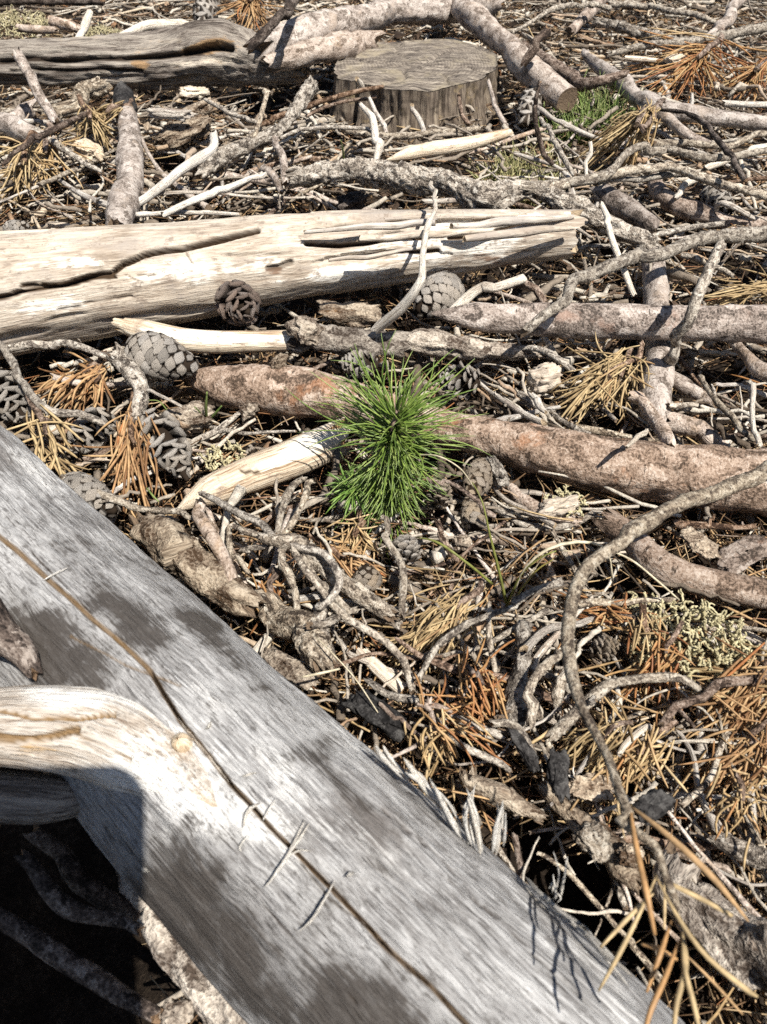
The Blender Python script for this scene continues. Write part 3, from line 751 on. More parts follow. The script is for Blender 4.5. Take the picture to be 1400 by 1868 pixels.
S(BR, 'brown kinked branch under the twiggy grey branches at right', 'branch', 'pine', [(1190, 325, 12, .03), (1215, 360, 14, .028), (1270, 385, 14, .025), (1330, 405, 12, .02), (1430, 410, 12, .02)], G1)
S(LG, 'grey weathered split log at upper left with a tan hollow', 'log', 'grey', [(-260, 118, 36, .045), (-60, 114, 35, .045), (120, 114, 36, .045), (260, 112, 40, .047), (370, 100, 50, .052), (440, 106, 48, .05), (510, 122, 30, .045), (550, 132, 18, .04)], nl=300, ns=90, wob=0.1, amp=0.9,
  edit=lambda t: (t.rough(0.16, 9, 60, ridge=True), crack(t, [(0, 108), (120, 112), (230, 108), (330, 96), (400, 84)], 7, 0.22), crack(t, [(20, 128), (140, 132), (260, 128)], 4, 0.15), crack(t, [(340, 90), (380, 82), (420, 92)], 10, 0.3), blob(t, 'dk', [(370, 88, 40, 12, -15, 1.6), (260, 120, 16, 10, 0, 1.2)]), blob(t, 'bl', [(360, 115, 90, 10, -6, 1.0), (120, 128, 140, 6, 2, .9)])))
S(LG, 'pale pinkish branch sloping up behind the grey split log', 'branch', 'pinepale', [(470, 92, 22, .07), (540, 68, 24, .075), (620, 40, 22, .075), (700, 22, 20, .07), (800, 14, 19, .06), (900, 4, 18, .05)], 'pale branches around the stump', nl=110, ns=24)
S(BR, 'pale branch lying against the left side of the stump top', 'branch', 'pinepale', [(500, 122, 20, .055), (560, 104, 22, .06), (620, 90, 22, .06), (690, 76, 18, .055)], 'pale branches around the stump', nl=60)
S(BR, 'dark stick standing across the grey split log', 'branch', 'dark', [(448, 86, 8, .10), (480, 60, 8, .11), (515, 28, 8, .12), (560, -14, 8, .12)], 'thin dead sticks')
S(BR, 'thick pinkish branch with cut end, right behind the stump', 'branch', 'pinepale', [(790, -40, 15, .06), (850, 25, 17, .06), (900, 75, 18, .055), (960, 122, 19, .05), (1032, 180, 20, .042)], 'pale branches around the stump', e=('broken', 'cut'), nl=90, ns=24)
S(BR, 'dark reddish stub rising from the pinkish branch behind the stump', 'branch', 'dark', [(948, 118, 7, .075), (972, 88, 9, .09), (998, 50, 8, .105)], 'thin dead sticks')
S(BR, 'brown branch with curved tip above the green grass tuft', 'branch', 'brown', [(975, 92, 11, .045), (1020, 125, 12, .045), (1060, 145, 11, .05), (1100, 146, 9, .055), (1135, 134, 6, .06)], 'thin dead sticks')
S(BR, 'long pale branch descending right of the green grass tuft', 'branch', 'pinepale', [(1070, 98, 7, .04), (1110, 130, 11, .042), (1165, 180, 15, .042), (1215, 208, 14, .04), (1290, 214, 12, .036), (1420, 228, 11, .03)], 'pale branches around the stump', nl=90)
pb = [o for o in bpy.data.objects if o.get('label', '').startswith('long pale branch')][0]
S('side_branch', None, None, 'pinepale', [(1200, 204, 12, .04), (1250, 240, 11, .035), (1300, 268, 8, .03)], parent=pb)
S('wood_piece', 'white bare wood piece lying in front of the stump', 'wood piece', 'fresh', [(704, 293, 9, .04), (760, 278, 12, .042), (840, 264, 13, .042), (925, 243, 8, .04)], nl=60, e=('taper', 'broken'))
S('dead_branch', 'tan branch pointing away with dark hollow far end, left half', 'branch', 'pinepale', [(232, 425, 26, .035), (228, 360, 25, .035), (226, 290, 23, .038), (226, 235, 19, .042), (226, 195, 16, .046)], nl=80, ns=28, edit=lambda t: (t.rough(0.06, 40, 70), blob(t, 'bl', [(235, 395, 30, 40, 0, 1.3)])))
S('hollow_end', None, None, 'char', [(226, 206, 18.5, .0455), (226, 190, 18, .048), (227, 168, 15, .052)], parent=[o for o in bpy.data.objects if o.get('label', '').startswith('tan branch pointing')][0], ns=14)
S('broken_stick', 'creamy broken stick in front of the pale log, left half peeled', 'stick', 'fresh', [(222, 592, 14, .036), (260, 603, 20, .035), (340, 622, 22, .033), (440, 624, 21, .033), (535, 622, 20, .033)], nl=80, ns=26, edit=lambda t: blob(t, 'bl', [(400, 615, 150, 14, 3, 1.4)]))
ck = [o for o in bpy.data.objects if o.get('label', '').startswith('creamy broken')][0]
S('bark_sleeve', None, None, 'tanbark', [(528, 620, 21, .033), (600, 616, 20, .033), (680, 618, 20, .033), (740, 622, 19, .032)], parent=ck, nl=50)
S('broken_stick', 'peeling grey-tan stick continuing right of the creamy stick', 'stick', 'tanbark', [(735, 622, 21, .032), (800, 628, 22, .032), (870, 634, 18, .03), (940, 642, 13, .028), (980, 650, 8, .026)], nl=60, amp=1.3)
S('wood_wedge', 'pale split wedge of wood left of the seedling', 'wood piece', 'fresh', [(318, 938, 14, .020), (370, 905, 27, .022), (450, 868, 33, .024), (530, 836, 34, .024), (615, 800, 34, .024)], nl=90, ns=30, e=('taper', 'broken'), edit=lambda t: (crack(t, [(440, 858), (470, 866), (480, 885)], 4, 0.08), blob(t, 'bl', [(530, 830, 80, 22, -25, 1.4)])))
S('broken_stick', 'smooth round tan stick below the whorl of twigs', 'stick', 'fresh', [(662, 1188, 11), (700, 1228, 13), (738, 1262, 13)], e=('broken', 'cut'))
S(BR, 'flaky orange-tan bark stick beside the splintered log edge', 'branch', 'tanbark', [(850, 1415, 14, .02), (900, 1452, 19, .02), (950, 1480, 18, .02), (1000, 1490, 12, .018)], G1, nl=60, amp=1.4)
S(BR, 'rough flaking branch at the lower right corner', 'branch', 'tanbark', [(1215, 1590, 28, .022), (1280, 1660, 40, .024), (1350, 1720, 46, .026), (1480, 1800, 50, .028)], G1, nl=70, ns=30, amp=1.3)
S(BR, 'crumbling bark strip under the arched twig tip', 'branch', 'tanbark', [(1000, 1440, 16, .018), (1060, 1500, 22, .018), (1120, 1560, 24, .018), (1180, 1625, 18, .018)], G1, nl=60, amp=1.6)
S(BR, 'rough dark twig along the right edge of the litter', 'branch', 'rough', [(1290, 1545, 16, .025), (1350, 1565, 18, .027), (1450, 1590, 18, .03)], G1)

# --- the arched twig with hanging orange needles ------------------------------------
arch = S(TW, 'long arched grey twig at right with hanging orange needles', 'twig', 'twig', [(1560, 800, 17, .06), (1420, 848, 17, .078), (1300, 892, 17, .092), (1180, 950, 17, .101), (1095, 1010, 16, .105), (1050, 1068, 15, .107), (1040, 1130, 14, .108), (1046, 1190, 13, .109), (1072, 1280, 12, .112), (1110, 1385, 11, .118), (1148, 1480, 11, .124), (1190, 1590, 9, .127), (1225, 1660, 8, .127), (1245, 1710, 6, .126)], nl=300, ns=14, wob=0.5, amp=0.62, e=('broken', 'taper'))
def needle(pts, mat, parent, bulge=1.0, name='needle'):
    pts = [(u, v, r * 0.62, z) for (u, v, r, z) in pts]
    w = np.array([P(u, v, z) for (u, v, r, z) in pts]); r = np.array([p[2] for p in pts]) * np.array([depth(x) for x in w]) / FPX
    q = catmull(np.hstack([w, r[:, None]]), 14)
    V, qd, tr, at = hairs(q[None, :, :3], q[None, :, 3], 6)
    return mk(name, V, qd, tr, M[mat], at, parent)
for mat, pts in [
    ('n_orange', [(1150, 1475, 4, .125), (1160, 1540, 9, .129), (1180, 1630, 10, .130), (1195, 1705, 6, .126)]),
    ('n_brown', [(1150, 1470, 4, .125), (1220, 1525, 10, .130), (1300, 1600, 11, .130), (1365, 1680, 4, .124)]),
    ('n_gold', [(1195, 1595, 3, .127), (1235, 1670, 7, .131), (1290, 1745, 8, .131), (1375, 1815, 9, .126), (1382, 1818, 4, .126)]),
    ('n_gold', [(1198, 1598, 3, .127), (1165, 1670, 6, .129), (1130, 1740, 7, .127), (1092, 1808, 3, .122)]),
    ('n_tan', [(1192, 1630, 3, .126), (1150, 1670, 7, .124), (1096, 1728, 4, .118)]),
    ('n_gold', [(1225, 1613, 8, .122), (1280, 1640, 8, .122), (1335, 1670, 6, .118)]),
    ('n_orange', [(1225, 1680, 3, .126), (1205, 1740, 8, .128), (1180, 1810, 4, .124)]),
    ('n_gold', [(1245, 1700, 3, .126), (1252, 1760, 8, .13), (1235, 1830, 8, .13), (1228, 1900, 5, .126)]),
    ('n_gold', [(1245, 1700, 3, .126), (1250, 1770, 8, .131), (1268, 1840, 8, .131), (1282, 1910, 5, .127)]),
    ('n_orange', [(1240, 1715, 3, .126), (1215, 1780, 8, .13), (1185, 1850, 8, .13), (1170, 1920, 4, .126)]),
    ('n_orange', [(1170, 1722, 4, .11), (1200, 1730, 8, .112), (1235, 1750, 5, .11)]),
    ('n_tan', [(1212, 1610, 2, .12), (1213, 1650, 5, .119), (1212, 1695, 3, .116)]),
    ('n_brown', [(1255, 1745, 3, .112), (1300, 1790, 5, .11), (1355, 1850, 3, .1)]),
    ('n_tan', [(1130, 1430, 3, .10), (1128, 1470, 4, .095), (1140, 1530, 2, .085)])]:
    needle(pts, mat, arch)

# --- thin sticks and twigs, traced one by one ---------------------------------------
GT = 'thin dead twigs on the forest floor'
for sty, label, pts in [
    ('twig', 'knobbly grey twig crossing over the straight pinkish branch', [(940, 608, 11, .062), (1000, 552, 12, .072), (1080, 500, 13, .07), (1200, 455, 14, .062), (1300, 432, 15, .058), (1500, 418, 15, .05)]),
    ('twig', 'grey lichened twig standing over the pinkish branch, near its right part', [(1222, 662, 12, .03), (1240, 610, 12, .062), (1270, 540, 11, .085), (1322, 446, 9, .10)]),
    ('bone', 'thin white curved stick leaning over the cream log', [(694, 602, 9, .048), (735, 560, 9, .07), (768, 500, 7, .092), (780, 430, 6, .10), (795, 370, 4, .10), (785, 330, 4, .095)]),
    ('bone', 'thin white stick standing right of the cream log end', [(1158, 540, 5, .04), (1130, 470, 6, .06), (1112, 420, 6, .075), (1102, 372, 5, .085)]),
    ('bone', 'grey-white forked stick against the grey cone', [(818, 562, 11, .045), (860, 535, 9, .055), (900, 522, 8, .06), (955, 508, 8, .06)]),
    ('brown', 'short orange-brown stick behind the tip of the pinkish branch', [(950, 510, 6, .045), (975, 535, 7, .04), (1000, 555, 7, .035)]),
    ('bone', 'white broken stick leaning on the stump front', [(690, 292, 7, .045), (688, 250, 8, .05), (678, 215, 7, .06), (662, 190, 5, .065)]),
    ('bone', 'short white stick tip standing on the stump edge', [(658, 168, 6, .05), (655, 155, 6, .06), (650, 142, 5, .07)]),
    ('brown', 'long thin brown twig reaching to the stump from the left', [(470, 232, 5, .05), (530, 205, 5, .055), (600, 180, 5, .058), (700, 160, 4, .06)]),
    ('brown', 'thin brown twig parallel under the long one left of the stump', [(560, 208, 3, .04), (620, 190, 3, .045), (690, 176, 3, .05)]),
    ('pinepale', 'pinkish stick leaning on the grey split log at far left', [(24, 98, 8, .09), (60, 150, 9, .07), (90, 195, 9, .05), (112, 222, 8, .04)]),
    ('pinepale', 'thick pinkish branch end at the left edge below the grey log', [(-60, 225, 22, .03), (20, 235, 22, .03), (60, 250, 17, .03), (100, 262, 10, .03)]),
    ('pinepale', 'short pink branch behind the left edge branch end', [(10, 222, 12, .02), (45, 205, 13, .02), (68, 198, 13, .02)]),
    ('twig', 'grey twig running down-right from the left edge branch end', [(60, 235, 6, .04), (110, 268, 7, .04), (150, 295, 6, .035), (190, 318, 4, .03)]),
    ('dark', 'thin dark twig crossing the dead needles at upper left', [(0, 300, 4, .05), (50, 262, 5, .055), (100, 235, 5, .055), (160, 205, 4, .055)]),
    ('rough', 'rough short branch propped under the grey split log', [(110, 218, 12, .03), (145, 185, 13, .035), (185, 152, 15, .04)]),
    ('bone', 'pale straight stick right of the tan pointing branch', [(246, 368, 8, .03), (300, 332, 9, .035), (350, 298, 8, .04), (388, 270, 8, .045), (394, 246, 7, .05)]),
    ('bone', 'thin white twig just above the cream log, left half', [(300, 392, 5, .055), (360, 362, 6, .06), (420, 340, 6, .06), (478, 318, 5, .06)]),
    ('bone', 'horizontal thin white twig along the cream log top', [(250, 392, 4, .05), (340, 388, 4, .05), (440, 390, 3, .05)]),
    ('rough', 'thick grey branch slanting up to the left side of the stump', [(362, 312, 13, .03), (430, 282, 13, .035), (490, 250, 12, .045), (530, 215, 11, .055), (572, 158, 12, .065)]),
    ('twig', 'upright grey twig left of the stump', [(462, 252, 6, .045), (475, 205, 6, .06), (486, 165, 6, .07)]),
    ('twig', 'thin twig at centre of the upper left litter, pointing at the stump', [(378, 182, 4, .05), (420, 205, 5, .05), (468, 222, 5, .05)]),
    ('pinepale', 'pinkish twig hanging down left of the dark forked branch', [(498, 255, 6, .05), (515, 290, 7, .045), (518, 335, 7, .03)]),
    ('pinepale', 'short pinkish stick below the slanting grey branch', [(478, 300, 7, .04), (500, 330, 8, .035), (512, 348, 6, .03)]),
    ('twig', 'thin upright twig in front of the stump, left part', [(550, 250, 3, .04), (540, 270, 4, .04), (516, 262, 4, .04), (500, 285, 3, .04)]),
    ('twig', 'slender grey twig left of the dark forked branch', [(512, 252, 4, .05), (560, 235, 4, .05), (620, 232, 4, .05), (690, 240, 4, .045)]),
    ('dark', 'dark curved twig standing right of the stump', [(985, 150, 3, .11), (978, 190, 4, .09), (980, 230, 5, .07), (990, 270, 5, .05), (1005, 300, 4, .04)]),
    ('twig', 'straight thin twig beside the dry yellow grass', [(985, 215, 4, .05), (1010, 255, 5, .05), (1035, 295, 5, .045), (1050, 320, 4, .04)]),
    ('bone', 'pale straw-thin stick under the golden needle bundle', [(1068, 318, 3, .04), (1072, 290, 4, .05), (1075, 262, 3, .06)]),
    ('dark', 'thin dark twig falling across the grey twiggy branches', [(1195, 200, 3, .06), (1260, 208, 4, .07), (1300, 240, 5, .075), (1335, 285, 5, .075), (1362, 330, 4, .07)]),
    ('twig', 'grey twig running level above the twiggy branches at right', [(1185, 262, 8, .045), (1260, 262, 8, .045), (1330, 258, 8, .045), (1420, 245, 7, .045)]),
    ('bone', 'pale slanted twig at the right edge above the knobbly twig', [(1285, 308, 6, .05), (1340, 285, 6, .05), (1420, 262, 6, .05)]),
    ('bone', 'bleached looping twig near the right edge', [(1305, 385, 4, .03), (1318, 372, 5, .04), (1345, 380, 5, .04), (1375, 398, 4, .03)]),
    ('bone', 'small forked pale twig above the knobbly twig', [(1232, 362, 4, .035), (1252, 335, 5, .045), (1285, 328, 5, .045), (1320, 350, 4, .04)]),
    ('twig', 'grey twig under the knobbly twig at right', [(1240, 462, 6, .03), (1290, 480, 6, .03), (1340, 505, 5, .025)]),
    ('twig', 'grey branch at top right running from the edge to centre', [(1420, 42, 8, .05), (1330, 62, 9, .05), (1240, 80, 9, .05), (1170, 88, 8, .045), (1110, 100, 6, .04)]),
    ('rough', 'dark grey twig at top right under the running grey branch', [(1085, 38, 7, .04), (1150, 56, 8, .04), (1240, 82, 7, .035)]),
    ('pinepale', 'pale forked stick at the top right edge', [(1370, -20, 10, .06), (1340, 20, 11, .055), (1318, 48, 9, .05), (1280, 68, 6, .045)]),
    ('twig', 'curved thin twig above the reddish stub', [(935, 60, 4, .05), (975, 40, 5, .06), (1010, 18, 5, .065), (1060, 10, 5, .06), (1115, 14, 5, .05)]),
    ('twig', 'dark grey twig along the top edge at right', [(1105, 6, 6, .04), (1180, 12, 6, .04), (1260, 28, 6, .04), (1310, 40, 5, .035)]),
    ('pine', 'reddish bark stick at top, right of the reddish stub', [(1040, 60, 10, .03), (1070, 30, 10, .035), (1105, -5, 9, .04)]),
    ('bone', 'pale thin twig at right edge level with the green grass', [(1320, 192, 5, .04), (1370, 194, 5, .04), (1440, 194, 5, .04)]),
    ('fresh', 'small cream splint left of the rusty needle clump', [(1140, 106, 4, .035), (1168, 108, 5, .035), (1198, 110, 3, .035)]),
    ('bone', 'short pale stick standing behind the grey split log', [(140, 78, 7, .05), (150, 52, 7, .06), (160, 28, 6, .07)]),
    ('bone', 'pale curved stick lying behind the grey split log', [(185, 82, 6, .04), (230, 62, 8, .05), (275, 45, 9, .05), (345, 44, 6, .045)]),
    ('pinepale', 'short pale stick left of the standing pale stick', [(36, 52, 6, .05), (70, 55, 6, .05), (106, 55, 5, .05)]),
    ('pinepale', 'pink stick right of the yellow lichen at top left', [(95, 40, 8, .05), (125, 46, 8, .05), (160, 54, 6, .045)]),
    ('dark', 'dark stick along the top edge at left', [(-40, 4, 7, .05), (80, 0, 7, .05), (190, 3, 6, .05)]),
    ('twig', 'grey twig from the left edge to the closed grey cone', [(-20, 632, 8, .035), (60, 630, 8, .035), (130, 628, 8, .038), (190, 642, 8, .04), (225, 655, 10, .04)]),
    ('twig', 'grey twig descending from the left edge over brown needles', [(-10, 622, 8, .045), (25, 665, 8, .045), (55, 720, 9, .045), (100, 748, 9, .044), (160, 760, 8, .04), (215, 775, 6, .035)]),
    ('rough', 'gnarled upright twig knot below the closed grey cone', [(232, 648, 14, .045), (246, 690, 15, .045), (252, 735, 14, .042), (240, 770, 13, .04), (262, 748, 8, .04)]),
    ('bone', 'thin straw twig right of the gnarled twig knot', [(255, 705, 3, .045), (295, 722, 4, .045), (335, 742, 3, .04)]),
    ('twig', 'grey twig between the foreground log and the wedge of wood', [(105, 868, 9, .035), (150, 885, 9, .034), (200, 910, 9, .032), (260, 930, 8, .028), (330, 935, 7, .03), (380, 960, 6, .03)]),
    ('pinepale', 'smooth grey stick leaning down from the wedge of wood', [(368, 918, 11, .045), (388, 962, 14, .045), (410, 1010, 14, .042), (432, 1055, 12, .038)]),
    ('twig', 'thin twig at left of the twig whorl', [(424, 960, 6, .03), (426, 1000, 6, .03), (448, 1050, 5, .028)]),
    ('rough', 'short grey twig leaning across the rough grey stick', [(632, 1115, 8, .03), (600, 1132, 8, .035), (570, 1145, 7, .04)]),
    ('rough', 'grey upright chunk of twig beside the rough grey stick', [(585, 1105, 10, .03), (588, 1150, 13, .03), (592, 1195, 12, .025)]),
    ('twig', 'grey twig standing before the seedling base', [(706, 945, 6, .035), (718, 990, 8, .035), (734, 1040, 9, .032), (732, 1115, 8, .026)]),
    ('twig', 'dark-topped twig running up from litter to the arched twig', [(768, 1232, 6, .03), (800, 1178, 8, .036), (865, 1135, 8, .042), (940, 1098, 8, .046), (1030, 1056, 9, .05)]),
    ('twig', 'short grey twig level under the arched twig', [(1050, 1100, 8, .03), (1095, 1098, 8, .03), (1150, 1095, 7, .03), (1230, 1098, 6, .028)]),
    ('rough', 'thick grey-white rough branch pointing away in the needles', [(905, 1345, 20, .02), (925, 1290, 21, .022), (935, 1240, 20, .024), (950, 1180, 19, .026), (952, 1130, 15, .028)]),
    ('twig', 'grey twig standing left of the arched twig in the needles', [(960, 1320, 11, .03), (972, 1260, 11, .034), (995, 1220, 11, .036), (1035, 1190, 9, .04)]),
    ('rough', 'pale twig close left of the arched twig', [(1010, 1290, 11, .03), (1030, 1250, 11, .036), (1042, 1215, 9, .04)]),
    ('twig', 'grey curved twig right of the arched twig, under the lichen', [(985, 1345, 11, .024), (1040, 1300, 12, .03), (1085, 1265, 12, .034), (1140, 1248, 11, .036), (1230, 1240, 10, .036), (1280, 1258, 8, .034)]),
    ('brown', 'dark brown knobbly sprig stem pointing to the right edge', [(1195, 1330, 7, .03), (1260, 1285, 9, .034), (1320, 1255, 10, .036), (1420, 1205, 9, .036)]),
    ('bone', 'pale twig branching from the brown sprig stem', [(1130, 1375, 4, .03), (1160, 1345, 6, .03), (1190, 1325, 5, .032)]),
    ('twig', 'grey twig in the shade below the round tan stick', [(665, 1255, 8, .025), (720, 1275, 9, .026), (780, 1290, 9, .027), (850, 1318, 9, .026), (905, 1335, 8, .024)]),
    ('twig', 'grey twig lying before the orange-tan bark stick', [(790, 1310, 7, .03), (840, 1355, 8, .03), (890, 1385, 8, .028), (935, 1410, 7, .026)]),
    ('brown', 'thin brown twig rising to the needles from the rough stick', [(700, 1290, 4, .03), (745, 1325, 4, .032), (780, 1350, 3, .03)]),
    ('pinepale', 'pink forked branch at the right edge under the straight branch', [(1338, 612, 9, .035), (1358, 650, 11, .035), (1385, 680, 14, .035), (1450, 705, 15, .035)]),
    ('twig', 'thin grey twig right of the short thick branch', [(1278, 688, 5, .04), (1310, 735, 7, .04), (1350, 775, 7, .038), (1375, 800, 6, .036)]),
    ('bone', 'pale upright twig by the right edge above the large branch', [(1372, 700, 5, .05), (1372, 760, 5, .045), (1382, 815, 5, .04)]),
    ('pinepale', 'pale branch right of the short thick branch, passing behind twigs', [(1215, 680, 12, .022), (1255, 705, 13, .022), (1310, 740, 11, .02)]),
    ('twig', 'short level twig joining the short thick branch', [(1225, 740, 6, .03), (1255, 742, 6, .03), (1280, 740, 5, .03)]),
    ('twig', 'curved twig above the tan bark lump', [(930, 636, 6, .03), (985, 640, 7, .035), (1022, 658, 7, .035), (1048, 682, 6, .03)]),
    ('rough', 'short grey twig lump below the peeling stick', [(855, 650, 12, .022), (900, 645, 14, .022), (940, 648, 10, .022)]),
    ('bone', 'thin white twig left of the dead golden bundle', [(970, 716, 5, .03), (985, 740, 6, .03), (1000, 752, 4, .03)]),
    ('bone', 'small pale twig lying on top of the large brown branch', [(1140, 815, 3, .06), (1162, 800, 5, .062), (1180, 785, 4, .06)]),
    ('brown', 'thin arched brown twig below the seedling at right', [(780, 870, 4, .05), (830, 890, 5, .05), (872, 920, 6, .045), (905, 945, 5, .04)]),
    ('brown', 'reddish twig leaning in the dark hollow below the seedling', [(800, 950, 5, .035), (815, 985, 6, .034), (850, 1020, 5, .03)]),
    ('twig', 'dark charred twig at right of the bark strips', [(895, 1320, 9, .03), (945, 1330, 10, .03), (975, 1390, 10, .028)]),
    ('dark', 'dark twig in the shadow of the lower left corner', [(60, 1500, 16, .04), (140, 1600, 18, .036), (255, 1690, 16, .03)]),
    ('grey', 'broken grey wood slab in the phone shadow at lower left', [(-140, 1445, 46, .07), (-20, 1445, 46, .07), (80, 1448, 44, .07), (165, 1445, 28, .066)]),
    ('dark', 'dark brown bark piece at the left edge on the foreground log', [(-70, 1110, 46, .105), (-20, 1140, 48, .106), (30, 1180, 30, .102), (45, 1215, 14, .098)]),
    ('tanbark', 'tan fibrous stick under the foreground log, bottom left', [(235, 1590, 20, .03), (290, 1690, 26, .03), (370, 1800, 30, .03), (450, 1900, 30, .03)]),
    ('dark', 'dark splinter strip in the phone shadow', [(40, 1560, 12, .05), (110, 1650, 16, .045), (200, 1680, 14, .04), (262, 1690, 9, .04)]),  # dark bark colour stands in for deeper phone shadow
    ('dark', 'dim stick crossing the dark lower left corner', [(-40, 1640, 16, .03), (120, 1740, 18, .03), (270, 1850, 16, .03)]),  # shade put into the colour: dark bark blackens this shadowed corner
]:
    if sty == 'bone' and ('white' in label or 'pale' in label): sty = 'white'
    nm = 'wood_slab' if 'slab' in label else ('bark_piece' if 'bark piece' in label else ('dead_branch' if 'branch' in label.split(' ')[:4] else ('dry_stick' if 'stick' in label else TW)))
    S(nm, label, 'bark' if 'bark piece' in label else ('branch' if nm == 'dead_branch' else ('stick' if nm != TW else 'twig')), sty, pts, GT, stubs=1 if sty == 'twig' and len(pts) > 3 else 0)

for sty, label, pts in [
    ('bone', 'thin bleached twig leaning on the stump front, left part', [(705, 245, 4, .02), (690, 215, 4, .035), (672, 178, 3, .052)]),
    ('twig', 'grey twig lying along the foot of the stump', [(610, 232, 6, .02), (700, 244, 7, .022), (790, 240, 6, .022), (880, 232, 5, .02)]),
    ('pinepale', 'pinkish twig leaning on the right corner of the stump', [(925, 232, 5, .018), (905, 195, 5, .034), (892, 150, 4, .056)]),
    ('bone', 'bleached forked twig standing before the stump centre', [(770, 250, 4, .018), (765, 215, 4, .034), (750, 188, 3, .048)]),
    ('brown', 'thin dark twig hanging on the stump front, right part', [(840, 165, 3, .052), (842, 195, 4, .036), (850, 225, 4, .02)])]:
    S(TW, label, 'twig', sty, pts, GT)

# the dead whorl: hub with twigs radiating
hub = (512, 985)
wh = S('twig_whorl', 'dead grey twig whorl with many arms, in front of the wedge of wood', 'twig', 'rough', [(480, 978, 9, .044), (512, 986, 13, .045), (545, 995, 13, .043), (590, 1030, 14, .038), (650, 1080, 15, .032), (705, 1132, 12, .026)], nl=70)
for pts in ([(505, 985, 8, .045), (455, 945, 9, .042), (400, 915, 8, .036), (365, 900, 6, .034)], [(505, 980, 8, .045), (515, 930, 9, .046), (530, 890, 8, .044), (550, 876, 7, .04)],
            [(512, 980, 7, .045), (540, 940, 7, .046), (556, 900, 7, .044), (568, 872, 6, .04)], [(500, 985, 7, .044), (460, 975, 7, .04), (425, 960, 6, .036)],
            [(535, 990, 8, .046), (585, 1005, 8, .048), (612, 1045, 8, .046), (608, 1085, 8, .042), (585, 1112, 8, .036)], [(530, 1000, 8, .044), (570, 1060, 8, .04), (620, 1120, 9, .034), (690, 1165, 9, .03), (730, 1200, 8, .026), (760, 1260, 7, .022)],
            [(515, 1000, 8, .042), (525, 1050, 9, .036), (540, 1115, 9, .028), (545, 1135, 8, .025)], [(540, 995, 7, .042), (590, 1060, 8, .036), (640, 1110, 7, .03)], [(495, 990, 6, .04), (470, 1000, 6, .036), (440, 1000, 5, .03)]):
    S('arm', None, None, 'twig', pts, parent=wh)

